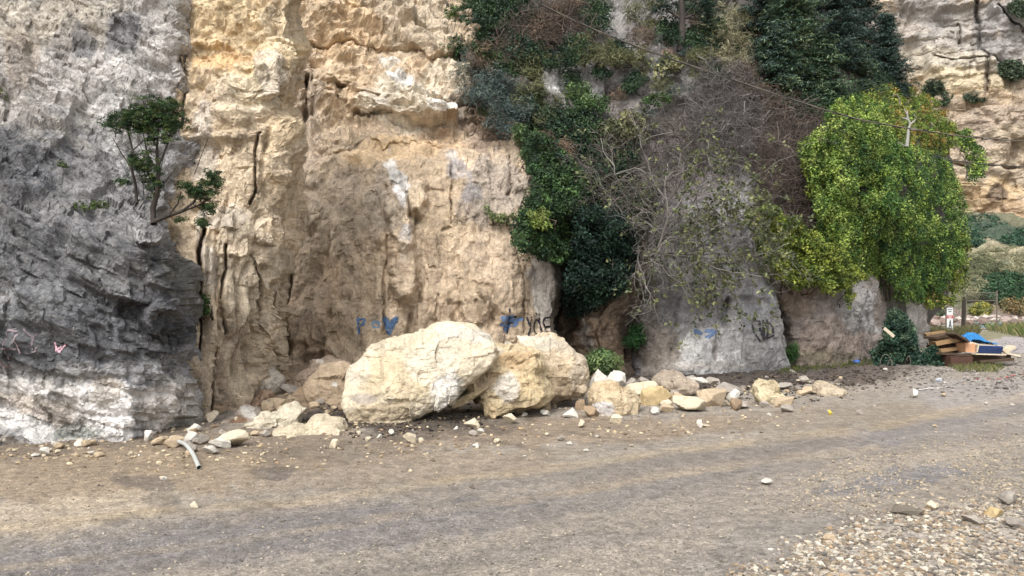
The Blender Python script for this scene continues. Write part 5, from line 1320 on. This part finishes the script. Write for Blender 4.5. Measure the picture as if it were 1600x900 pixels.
def grass_patch(label, poly, n, h, tones, seed):
    r = np.random.default_rng(seed)
    q = sample_poly(poly, n, r); P = ground_hit(q[:, 0], q[:, 1])
    hh = h * r.uniform(.4, 1.2, n); a = r.uniform(0, 6.28, n); w = .006 + .012 * hh
    s = np.stack([np.cos(a), np.sin(a), 0 * a], -1); ln = r.normal(0, .35, (n, 3)); ln[:, 2] = 0
    V = np.stack([P - s * w[:, None], P + s * w[:, None], P + s * w[:, None] * .5 + ln * .4 * hh[:, None] + np.array([0, 0, .6]) * hh[:, None], P + ln * hh[:, None] + np.array([0, 0, 1]) * hh[:, None]], 1).reshape(-1, 3)
    c = np.repeat(lin(np.array(tones), .6)[r.integers(0, len(tones), n)], 4, 0)
    o = obj_np("grass", V, np.arange(4 * n).reshape(-1, 4)[:, [0, 1, 2, 3]], M_leaf, None, c, smooth=False)
    tag(o, label, "grass", None, 'stuff')


grass_patch("dry and green grass verge at the right in front of the pale boards", [(1530, 508), (1560, 508), (1680, 514), (1680, 530), (1600, 528), (1545, 518)], 2600, .55, [(150, 142, 92), (110, 124, 66), (168, 158, 112), (92, 116, 60)], 701)
grass_patch("thin weeds in front of the brown box by the wood pile", [(1480, 574), (1530, 566), (1570, 574), (1560, 582), (1500, 582)], 900, .14, [(110, 120, 70), (140, 136, 90)], 702)
grass_patch("moss and grass at the foot of the grey cliff and right buttress", [(1215, 584), (1240, 566), (1330, 566), (1370, 560), (1370, 570), (1300, 576), (1240, 584)], 1200, .12, [(112, 116, 60), (88, 102, 56)], 703)
grass_patch("dry grass round the sign and gate posts", [(1440, 520), (1500, 518), (1530, 512), (1530, 524), (1500, 530), (1440, 536)], 1500, .5, [(140, 132, 90), (110, 112, 76)], 704)

# ------------------------------------------------------------------ graffiti: sprayed paint lying on the rock
def graffiti(key, strokes, label, col, width, seed=0, hole=.3, alpha_noise=.4):
    V, PX, PY, Nn = SHEETS[key]
    pts = np.concatenate([np.array(l, float) for l in strokes])
    x0, y0 = pts.min(0) - 8; x1, y1 = pts.max(0) + 8
    ins = (PX > x0) & (PX < x1) & (PY > y0) & (PY < y1)
    rows = np.where(ins.any(1))[0]; cols_ = np.where(ins.any(0))[0]
    sl = (slice(rows[0], rows[-1] + 1), slice(cols_[0], cols_[-1] + 1))
    up = 4

    def res(A):
        n, m = A.shape[:2]
        ii = np.linspace(0, n - 1, (n - 1) * up + 1); jj = np.linspace(0, m - 1, (m - 1) * up + 1)
        i0 = np.minimum(ii.astype(int), n - 2); j0 = np.minimum(jj.astype(int), m - 2)
        a = (ii - i0)[:, None]; b = (jj - j0)[None]
        if A.ndim == 3: a = a[..., None]; b = b[..., None]
        return (A[i0][:, j0] * (1 - a) + A[i0 + 1][:, j0] * a) * (1 - b) + (A[i0][:, j0 + 1] * (1 - a) + A[i0 + 1][:, j0 + 1] * a) * b
    Vg, X, Y, Ng = res(V[sl]), res(PX[sl]), res(PY[sl]), res(Nn[sl])
    d = np.full(X.shape, 1e9)
    for l in strokes: d = np.minimum(d, seg_dist(X, Y, l))
    nz = fbm(np.stack([X / 3.0, Y / 3.0, 0 * X + seed], -1), 4, seed, .7)
    m = d + nz * width * 2 * alpha_noise < width
    m &= ~(nz > hole)
    P = Vg + Ng * .010
    n, k = X.shape
    F = (np.arange(n - 1)[:, None] * k + np.arange(k - 1)[None])[..., None] + np.array([0, 1, k + 1, k])
    f = F[m[:-1, :-1]]
    ids = np.unique(f); mp = np.zeros(n * k, np.int32); mp[ids] = np.arange(len(ids))
    Vv = P.reshape(-1, 3)[ids]
    c = lin(col, .7) * (1 + .25 * fbm(Vv / .05, 3, seed))[:, None]
    o = obj_np("graffiti", Vv, mp[f], M_twig, None, c, origin=Vv.mean(0))
    tag(o, label, "graffiti")


def z7(*pts): return [(540 + x / 4.706, 470 + y / 4.706) for x, y in pts]
def z6(*pts): return [(800 + x / 2.5, 340 + y / 2.5) for x, y in pts]
def z8(*pts): return [(x / 9., 480 + y / 9.) for x, y in pts]
def ring(cx, cy, rx, ry, n=14): return [(cx + rx * math.cos(a), cy + ry * math.sin(a)) for a in np.linspace(0, 2 * math.pi, n)]


BLUE = (98, 128, 164)
graffiti('C', [z7((95, 140), (98, 190), (100, 240)), z7((92, 145), (140, 140)), z7((98, 190), (135, 180), (145, 150))], "faded blue letter P sprayed on the tan cliff at left of the blue scrawls", BLUE, 2.0, 1)
graffiti('C', [z7(*ring(222, 175, 26, 22))], "faint pale blue letter O sprayed between two stronger blue marks", (120, 146, 172), 1.5, 2)
graffiti('C', [z7((288, 130), (300, 190), (318, 235)), z7((290, 135), (330, 170), (372, 130)), z7((318, 235), (350, 180), (370, 140)), z7((310, 150), (325, 215)), z7((345, 155), (322, 215))], "solid blue heart shaped letter sprayed on the tan cliff above the largest boulder", BLUE, 3.0, 3)
graffiti('C', [z7((1145, 130), (1215, 120)), z7((1140, 180), (1200, 190)), z7((1160, 150), (1290, 140)), z7((1165, 215), (1190, 200)), z7((1240, 180), (1260, 150))], "blue sprayed smudge behind the black letter F", (112, 138, 178), 2.6, 4)
graffiti('C', [z7((1200, 125), (1196, 180), (1186, 238)), z7((1200, 130), (1245, 122)), z7((1190, 170), (1220, 162)), z7((1193, 68), (1195, 86))], "dark letter F with a dot over it, sprayed on a blue smudge", (60, 64, 84), 1.5, 5)
BLK = (52, 50, 54)
graffiti('C', [z7((1323, 128), (1342, 195)), z7((1360, 128), (1345, 195), (1334, 268)), z7((1402, 90), (1404, 94)), z7((1440, 90), (1442, 94)), z7(*ring(1418, 200, 30, 66)), z7((1442, 120), (1446, 200), (1432, 268)), z7((1482, 130), (1486, 268)), z7((1482, 132), (1515, 118), (1528, 150), (1512, 185), (1488, 196)), z7((1530, 130), (1545, 200))],
         "black sprayed letters Y O P on the grey right edge of the tan cliff", BLK, 1.4, 6)
graffiti('F', [z6((948, 398), (952, 440), (982, 482)), z6((955, 402), (972, 404), (988, 470)), z6((972, 440), (955, 445)), z6((984, 402), (990, 478), (1004, 440), (986, 404)), z6((1000, 398), (1018, 428), (1022, 462), (1004, 474), (1002, 400))], "black looping scrawl A D D on the right of the grey face", (64, 62, 66), 1.2, 7)
graffiti('F', [z6((765, 440), (800, 445)), z6((770, 465), (795, 450)), z6((720, 440), (745, 448))], "faint blue sprayed smudge on the white part of the grey face", (126, 148, 184), 3.0, 8)
PINK = (168, 148, 154)
graffiti('A', [z8((100, 340), (112, 560), (130, 740)), z8((70, 585), (180, 580), (305, 590)), z8((100, 345), (180, 320), (290, 340)), z8((320, 390), (335, 520), (350, 640))], "pale pink letter H sprayed on the dark rock at the left edge", PINK, 1.0, 9)
graffiti('A', [z8((535, 390), (522, 480), (525, 580)), z8((370, 310), (470, 400), (530, 430)), z8((575, 560), (560, 610), (510, 640))], "pale pink broken letter D beside the pink H", (158, 144, 148), 1.1, 10)
graffiti('A', [z8((775, 500), (800, 610), (845, 625), (925, 525)), z8((800, 600), (880, 545))], "small bright pink tick mark sprayed right of the pink letters", (206, 166, 176), 1.2, 11)
graffiti('A', [z8((0, 690), (30, 800), (80, 900)), z8((60, 850), (160, 830))], "pink sprayed streak low at the left border", PINK, 1.0, 12)

# ------------------------------------------------------------------ small man-made things
M_white_plastic = plain_material("white_plastic", lin((196, 198, 192), .7), .5, .15, 14)
M_cable = plain_material("cable_sheath", (.035, .035, .038), .6, .2, 30)
M_wood = plain_material("weathered_plank", lin((158, 128, 92), .7), .85, .45, 9, .3, (1, 8, 8))
M_wood_dark = plain_material("dark_wet_plank", lin((92, 76, 62), .7), .85, .45, 9, .3, (1, 8, 8))
M_wood_pale = plain_material("pale_split_wood", lin((214, 200, 176), .75), .8, .25, 9, .3, (1, 8, 8))
M_cabinet = plain_material("tan_chipboard", lin((206, 158, 122), .75), .6, .12, 20)
M_navy = plain_material("navy_painted_board", lin((44, 62, 104), .75), .5, .15, 14)
M_tarp = plain_material("blue_tarpaulin", lin((48, 124, 184), .7), .5, .3, 10, .5)
M_rust = plain_material("dark_brown_box", lin((86, 62, 52), .75), .75, .3, 12, .3)
M_steel = plain_material("weathered_steel", lin((130, 122, 110), .6), .7, .3, 20)
M_post = plain_material("dark_timber_post", lin((62, 56, 50), .7), .85, .35, 12, .3, (6, 6, 1))
M_sign = plain_material("white_sign_panel", lin((236, 238, 236), .82), .45, .05, 6, .02)
M_red = plain_material("red_sign_print", lin((206, 64, 60), .8), .5, .06, 6, .02)
M_ink = plain_material("dark_sign_print", lin((70, 86, 88), .7), .5, .06, 6, .02)
M_teal = plain_material("pale_teal_board", lin((150, 172, 172), .7), .7, .25, 8, .2, (1, 6, 6))
M_lime = plain_material("white_lime", lin((206, 202, 196), .8), .9, .2, 20)
M_blue_bag = plain_material("blue_plastic_bag", lin((70, 108, 186), .8), .4, .2, 12, .3)
M_clear = plain_material("cloudy_plastic", lin((206, 214, 222), .8), .2, .15, 12, .1)

# hose sticking out of the rubble
p = ground_hit([279, 291, 303, 311], [699, 706, 720, 734])
p[:, 2] += [.07, .085, .06, .02]
hz = Geo()
Lh = np.stack([np.interp(np.linspace(0, 3, 13), range(4), p[:, k]) for k in range(3)], -1)
Lh[1:-1] = (Lh[:-2] + Lh[1:-1] + Lh[2:]) / 3
o = obj_np("hose", *tube(Lh, .022, 10), M_white_plastic, None, origin=Lh[-1]); tag(o, "bent white plastic hose end lying on the dirt at the left of the rockfall", "hose")

# overhead cables
cl = [(640, -95), (740, -45), (830, 0), (900, 34), (960, 60), (1050, 93), (1160, 130), (1260, 163), (1340, 187), (1420, 201), (1500, 213), (1600, 221), (1750, 228), (1950, 230)]
cY = np.interp([c[0] for c in cl], [640, 830, 1100, 1420, 1600, 1950], [12.5, 13.5, 15.5, 18.5, 19.5, 20.5])
A = world_pt([c[0] for c in cl], [c[1] for c in cl], cY)
tt = np.linspace(0, len(cl) - 1, 160)
A = np.stack([np.interp(tt, range(len(cl)), A[:, k]) for k in range(3)], -1)
for _ in range(10): A[1:-1] = (A[:-2] + A[1:-1] + A[2:]) / 3
t = empty("overhead_cable", A[0], "dark twisted overhead cable sagging from the top middle to the right edge", "cable")
for k in range(3):
    ph = tt * 7 + k * 2.094
    B = A + .011 * np.stack([0 * ph, np.cos(ph), np.sin(ph)], -1)
    obj_np("strand", *tube(B, .010, 5), [M_cable, M_steel, M_steel][k], t)
for px_, f_ in ((1542, .0), (1424, .0)):
    j = int(np.argmin(np.abs(to_px(A)[0] - px_)))
    obj_np("clamp", *box_vf(A[j], (.14, .07, .07)), M_steel, t)
A2 = world_pt([1440, 1480, 1540, 1600, 1800], [236, 250, 257, 261, 262], [29, 28.5, 28, 27.5, 27])
o = obj_np("overhead_cable", *tube(A2, .02, 5), M_cable, None, origin=A2[0]); tag(o, "thin lower cable running out behind the green spray at right", "cable")

# bleached dead branch in the creeper
dY = 23.6
Wd = lambda *pts: world_pt([1360 + q[0] / 5 for q in pts], [120 + q[1] / 5 for q in pts], dY)
t = empty("dead_branch", Wd((285, 545))[0], "bleached white forked dead branch sticking out of the creeper under the cable", "branch")
wc = lin((178, 176, 168), .62)
g = Geo().add(tube(Wd((285, 545), (292, 470), (300, 400), (312, 365), (290, 325), (288, 260)), [.06, .05, .04, .035, .035, .012], 7), wc)
g.build("stem", M_twig, t)
g = Geo()
for l, r_ in [(Wd((312, 370), (345, 345), (358, 318), (335, 290)), [.05, .04, .03, .012]), (Wd((300, 340), (270, 325), (245, 318)), [.04, .03, .012]), (Wd((285, 545), (250, 530), (210, 510)), [.04, .025, .015]), (Wd((292, 300), (268, 260), (262, 250)), [.03, .02, .01])]: g.add(tube(l, np.array(r_) * .7, 6), wc)
g.build("twigs", M_twig, t)
l = Wd((230, 225), (228, 170), (205, 138), (180, 145), (168, 175))
o = obj_np("dead_branch", *tube(l, [.018, .018, .017, .014, .008], 6), M_twig, None, np.broadcast_to(lin((140, 138, 130), .6), (30, 3)), origin=l[0]); tag(o, "thin grey hooked dead branch in the olive creeper top", "branch")

# warning sign
sY = 34.0
sb = ground_hit(1484, 524); sY = sb[1]
sw = 9.5 / FPX * sY
def srow(y): return EYE + (HY - y) / FPX * sY
t = empty("warning_sign", (sb[0], sY, sb[2]), "narrow white warning sign with a red band, standing behind the wood pile", "sign")
obj_np("panel", *box_vf((sb[0], sY, (srow(481) + srow(522)) / 2), (sw, .03, srow(481) - srow(522))), M_sign, t)
obj_np("post", *box_vf((sb[0] - sw / 2 - .025, sY + .02, (srow(482) + sb[2]) / 2), (.05, .05, srow(482) - sb[2])), M_steel, t)
obj_np("red_band", *box_vf((sb[0], sY - .018, srow(495)), (sw * .98, .006, srow(492.6) - srow(497.4))), M_red, t)
for y, w_, m_ in [(483.3, .8, M_ink), (486.6, .55, M_ink), (494, .7, M_sign), (496.2, .5, M_sign)]:
    obj_np("text_line", *box_vf((sb[0], sY - .024, srow(y)), (sw * w_, .004, .035)), m_, t)
g = Geo()
for a_, b_ in [((-.18, 513), (.05, 500)), ((.22, 513), (.05, 500)), ((-.1, 509), (.14, 509)), ((-.25, 513.3), (.28, 513.3))]:
    g.add(tube(np.array([[sb[0] + a_[0] * sw, sY - .02, srow(a_[1])], [sb[0] + b_[0] * sw, sY - .02, srow(b_[1])]]), .022, 4))
g.build("pictogram", M_ink, t)

# gate with wire top
gb = ground_hit(1506, 518); gY = gb[1]
gx = lambda x: (x - CX) / FPX * gY
gz = lambda y: EYE + (HY - y) / FPX * gY
t = empty("gate", (gx(1506), gY, gb[2]), "thin steel lattice gate hung on a dark timber post by the far bank", "gate")
obj_np("post", *box_vf((gx(1505.5), gY, (gz(468) + gb[2]) / 2), (.17, .17, gz(468) - gb[2]), (0, .03, 0)), M_post, t)
obj_np("post", *box_vf((gx(1557.5), gY, (gz(454) + gb[2]) / 2), (.07, .07, gz(454) - gb[2])), M_steel, t)
for y in (457.5, 470, 514.5):
    obj_np("rail", *tube(np.array([[gx(1509), gY, gz(y)], [gx(1556.5), gY, gz(y)]]), .025, 5), M_steel, t)
obj_np("stile", *tube(np.array([[gx(1509.5), gY, gz(515)], [gx(1509.5), gY, gz(457)]]), .025, 5), M_steel, t)
for a_, b_ in [((1510, 513), (1534, 494)), ((1534, 494), (1556, 472))]:
    obj_np("brace", *tube(np.array([[gx(a_[0]), gY, gz(a_[1])], [gx(b_[0]), gY, gz(b_[1])]]), .02, 4), M_steel, t)
g = Geo()
for k in range(14):
    x = 1511 + k * 3.4
    g.add(tube(np.array([[gx(x), gY, gz(458)], [gx(min(x + 5, 1556)), gY, gz(470)]]), .008, 3)); g.add(tube(np.array([[gx(min(x + 5, 1556)), gY, gz(458)], [gx(x), gY, gz(470)]]), .008, 3))
g.build("wire_mesh", M_steel, t)

# wood pile and dumped furniture
wY = 20.6
def plank(label, x0, y0, x1, y1, th, mat, dY=0., depth=.16, yaw=0., name="plank", cat="plank", group="planks of the wood pile", jit=.006):
    Y = wY + dY
    a, b = world_pt(x0, y0, Y), world_pt(x1, y1, Y)
    d = b - a; L = math.hypot(d[0], d[2])
    v, F = box_vf((a + b) / 2, (L, depth, th / FPX * Y), (0, -math.atan2(d[2], d[0]), yaw), jit)
    o = obj_np(name, v, F, mat, None, None, False, origin=(a + b) / 2)
    return tag(o, label, cat, group)
for x0, y0, x1, y1, th, m_, dY_, lab in [
    (1447, 524, 1474, 519, 5, M_wood, .5, "light brown plank on top of the wood pile, at its left end"), (1450, 528, 1488, 521, 4, M_wood_dark, .2, "dark plank under the topmost light one"), (1454, 531, 1492, 527, 6, M_wood, .3, "wide light brown board in the upper pile"), (1458, 537, 1500, 529, 6, M_wood, .0, "orange brown board at the front of the upper pile"),
    (1452, 541, 1502, 536, 4, M_wood_dark, .3, "thin dark board in the middle of the pile"), (1456, 547, 1508, 542, 5, M_wood, .1, "brown board below the thin dark one"), (1450, 551, 1500, 549, 4, M_wood_dark, .4, "dark board near the bottom of the pile"), (1462, 551, 1540, 557, 4, M_wood_dark, -.3, "long dark lath sloping along the front of the pile"),
    (1482, 556, 1545, 554, 5, M_wood_dark, .2, "dark plank lying under the tan cabinet"), (1500, 560, 1574, 556, 5, M_wood_dark, .0, "long dark plank at the bottom right of the pile"), (1520, 563, 1576, 561, 4, M_wood_dark, -.2, "lowest dark plank at the right end"), (1484, 521, 1508, 534, 2.5, M_wood_dark, -.3, "thin dark stick leaning against the blue tarpaulin"),
    (1520, 553, 1570, 554, 1.8, M_wood_pale, -.4, "thin pale lath in front of the navy board"), (1562, 544, 1572, 551, 6, M_wood_pale, .0, "pale split board at the right of the navy board"), (1568, 548, 1581, 541, 4, M_wood_pale, .3, "pale stick pointing up at the right end"), (1569, 552, 1590, 556, 3, M_wood_pale, -.2, "pale lath lying on the gravel at the right end"),
    (1526, 538, 1560, 541, 4, M_wood_pale, .35, "cream board edge above the navy board"), (1478, 545, 1512, 541, 3, M_wood_dark, .5, "dark board behind the tan cabinet")]:
    plank(lab, x0, y0, x1, y1, th, m_, dY_, yaw=random.uniform(-.3, .3), depth=random.uniform(.15, .5))
t = empty("cabinet", world_pt(1512, 551, wY - .3), "tan chipboard cabinet lying on its side on the wood pile", "cabinet")
obj_np("side_panel", *box_vf(world_pt(1505, 542, wY - .2), (.13, .3, .26), (0, -.35, .3)), M_cabinet, t)
obj_np("front_panel", *box_vf(world_pt(1516, 543.5, wY - .35), (.25, .03, .25), (0, .06, -.1)), M_cabinet, t)
obj_np("top_panel", *box_vf(world_pt(1514, 536.5, wY - .15), (.40, .40, .03), (.1, .05, -.1)), M_wood_pale, t)
obj_np("inner_panel", *box_vf(world_pt(1524.5, 544, wY - .3), (.03, .3, .22), (0, .2, -.2)), M_wood_pale, t)
t = empty("drawer", world_pt(1545, 553, wY - .3), "navy blue drawer front with a cream rim leaning on the planks", "drawer")
obj_np("front_panel", *box_vf(world_pt(1546, 546.5, wY - .35), (.66, .03, .21), (.15, .05, -.08), .012), M_navy, t)
obj_np("rim", *box_vf(world_pt(1541, 540.3, wY - .2), (.60, .28, .025), (.2, .06, -.08), .01), M_wood_pale, t)
# tarpaulin: crumpled sheet
n = 26
gxs, gys = np.meshgrid(np.linspace(-1, 1, n), np.linspace(-1, 1, n), indexing='ij')
Q = np.stack([gxs * 1.6, gys * 1.6, 0 * gxs], -1)
c0 = world_pt(1524, 535, wY + .5)
hgt = .26 * np.exp(-((gxs + .25) / .75) ** 2 - (gys / .8) ** 2) + .06 * fbm(Q * 1.8, 4, 3, ridge=True) + .05 * planes(Q, (.5, .5, .5), 8)
Vt = np.stack([c0[0] + gxs * .40 + .03 * noise3(Q * 2, 4), c0[1] + gys * .42, c0[2] - .04 + hgt - .05 * gxs], -1)
Ft = (np.arange(n - 1)[:, None] * n + np.arange(n - 1)[None])[..., None] + np.array([0, n, n + 1, 1])
o = obj_np("tarpaulin", Vt, Ft.reshape(-1, 4), M_tarp, None, None, False, origin=c0); tag(o, "crumpled bright blue tarpaulin on top of the wood pile", "tarpaulin")
# open brown box
bb = ground_hit(1502, 573)
t = empty("box", bb, "dark brown open box standing on the gravel in front of the wood pile", "box")
W_ = 34 / FPX * bb[1]; H_ = 16 / FPX * bb[1]
obj_np("front_panel", *box_vf(bb + (0, 0, H_ / 2), (W_, .02, H_), (0, .05, .05)), M_rust, t)
obj_np("side_panel", *box_vf(bb + (W_ / 2, .18, H_ / 2), (.02, .36, H_), (0, 0, .05)), M_rust, t)
obj_np("side_panel", *box_vf(bb + (-W_ / 2, .18, H_ / 2 + .02), (.02, .36, H_), (0, 0, .05)), M_rust, t)
obj_np("back_panel", *box_vf(bb + (0, .36, H_ / 2), (W_, .02, H_), (0, .05, .05)), M_rust, t)
# white plank on the bramble heap, hoops of cane
a, b = world_pt(1381, 513, 19.9), world_pt(1397, 526, 19.9)
d = b - a
o = obj_np("plank", *box_vf((a + b) / 2, (math.hypot(d[0], d[2]), .03, .085), (0, -math.atan2(d[2], d[0]), .1)), M_wood_pale, None, None, False, origin=b); tag(o, "short white plank leaning on top of the bramble heap", "plank")
for k, (x0, x1, yt, yb) in enumerate([(1375, 1393, 554, 574), (1387, 1395, 562, 575), (1416, 1423, 556, 577)]):
    Yh = ground_hit((x0 + x1) / 2, yb)[1]
    th = np.linspace(math.pi, 0, 15) if k < 2 else np.linspace(math.pi * .75, 0, 15)
    l = world_pt((x0 + x1) / 2 + (x1 - x0) / 2 * np.cos(th), yb - (yb - yt) * np.sin(th) ** .7, Yh)
    o = obj_np("cane", *tube(l, .009, 5), M_steel, None, origin=l[0])
    tag(o, ["wide arching pale cane at the left foot of the bramble heap", "small arching pale cane beside the wide one", "single curved pale cane right of the arching ones"][k], "cane")
# litter
def litter(name, label, cat, px, py, w, h, mat, seed):
    V, F = rock_shape(seed, 3, 9, .12)
    b_ = ground_hit(px, py); W, H = w / FPX * b_[1], h / FPX * b_[1]
    o = obj_np(name, V * np.array([W, W * .7, H]) + b_, F, mat, None, None, False, origin=b_); tag(o, label, cat)
litter("plastic_bottle", "crushed clear plastic bottle on the dirt before the bramble heap", "bottle", 1467, 597, 11, 6, M_clear, 41)
litter("plastic_bag", "blue plastic bag on the dark soil at the foot of the right buttress", "bag", 1338, 568, 11, 6, M_blue_bag, 42)
litter("plastic_bag", "bright blue plastic bag left of the gate post", "bag", 1495, 493.5, 9, 7, M_blue_bag, 43)
litter("plastic_bag", "dusty blue bag right behind the gate post", "bag", 1514, 495, 14, 9, M_blue_bag, 44)
litter("plastic_bag", "white bag low on the far rubble at right", "bag", 1598, 494, 9, 5, M_white_plastic, 45)


def ground_ribbon(name, label, cat, pts, w, mats):
    P = ground_hit([q[0] for q in pts], [q[1] for q in pts])
    tt_ = np.linspace(0, len(pts) - 1, 8 * len(pts))
    L = np.stack([np.interp(tt_, range(len(pts)), P[:, k]) for k in range(3)], -1)
    L[:, 2] = ground_z(L[:, 0], L[:, 1]) + .012
    L = L + np.random.default_rng(5).normal(0, .012, L.shape) * np.array([1, 1, .2])
    n_ = np.array([0, w, 0])
    wv = w * (.5 + .7 * np.random.default_rng(6).random(len(L)))
    V = np.stack([L - np.array([0, 1, 0]) * wv[:, None] / 2, L + np.array([0, 1, 0]) * wv[:, None] / 2], 1).reshape(-1, 3)
    i = np.arange(len(L) - 1)[:, None] * 2
    F = i + np.array([0, 2, 3, 1])
    o = obj_np(name, V, F, mats[0], None, None, False, origin=L[0])
    if len(mats) > 1:
        o.data.materials.append(mats[1])
        for k, pl in enumerate(o.data.polygons): pl.material_index = (k // 3) % 2
    tag(o, label, cat)
ground_ribbon("lime_streak", "broken white lime streak across the dirt before the wood pile", "streak", [(1430, 611), (1452, 607), (1474, 606), (1500, 604)], .10, [M_lime])
ground_ribbon("barrier_tape", "red and white barrier tape lying on the gravel at the right edge", "tape", [(1516, 593), (1540, 592), (1568, 592), (1582, 588), (1604, 584), (1640, 581)], .08, [M_white_plastic, M_red])

# pale boards stacked behind the gate
for k, (x0, x1, y, th) in enumerate([(1520, 1552, 515, 4), (1524, 1556, 510, 4), (1530, 1575, 506, 4), (1556, 1612, 512, 5), (1560, 1625, 507.5, 4), (1550, 1610, 503.5, 3)]):
    Y = ground_hit(1560, 514)[1] + 3 + k
    a, b = world_pt(x0, y, Y), world_pt(x1, y - 1, Y)
    o = obj_np("board", *box_vf((a + b) / 2, (b[0] - a[0], 1.6, th / FPX * Y), (0, .01, random.uniform(-.1, .1)), .02), M_teal, None, None, False, origin=(a + b) / 2)
    tag(o, ["lowest pale teal board behind the gate, left end", "pale teal board above the lowest left one", "upper left pale teal board", "wide pale teal board at the right edge by the grass", "second pale teal board at the right edge", "topmost thin pale teal board at the right"][k], "board", "pale boards behind the gate")
# rubble along the foot of the far bank
q = np.stack([rng.uniform(1440, 1700, 260), rng.uniform(489, 505, 260)], -1)
D, F = ico(1)
Yq = 1848 / (q[:, 1] - 480 + 4) * .62 + 18
Pq = world_pt(q[:, 0], q[:, 1], Yq)
sz = rng.uniform(.10, .5, 260)
Vq = (D[None] * (1 + .25 * rng.normal(0, 1, (260, len(D), 1)).clip(-1, 1)) * sz[:, None, None] * np.array([1.2, 1, .7])) + Pq[:, None]
cq = lin(np.array([(168, 150, 140), (140, 118, 108), (200, 190, 178), (120, 104, 98)])[rng.integers(0, 4, 260)], .7)
o = obj_np("rubble", Vq.reshape(-1, 3), (F[None] + (np.arange(260) * len(D))[:, None, None]).reshape(-1, 3), M_gravel, None, np.repeat(cq, len(D), 0), False)
tag(o, "strip of pinkish rubble along the foot of the far bank", "rubble", None, 'stuff')
#@@END
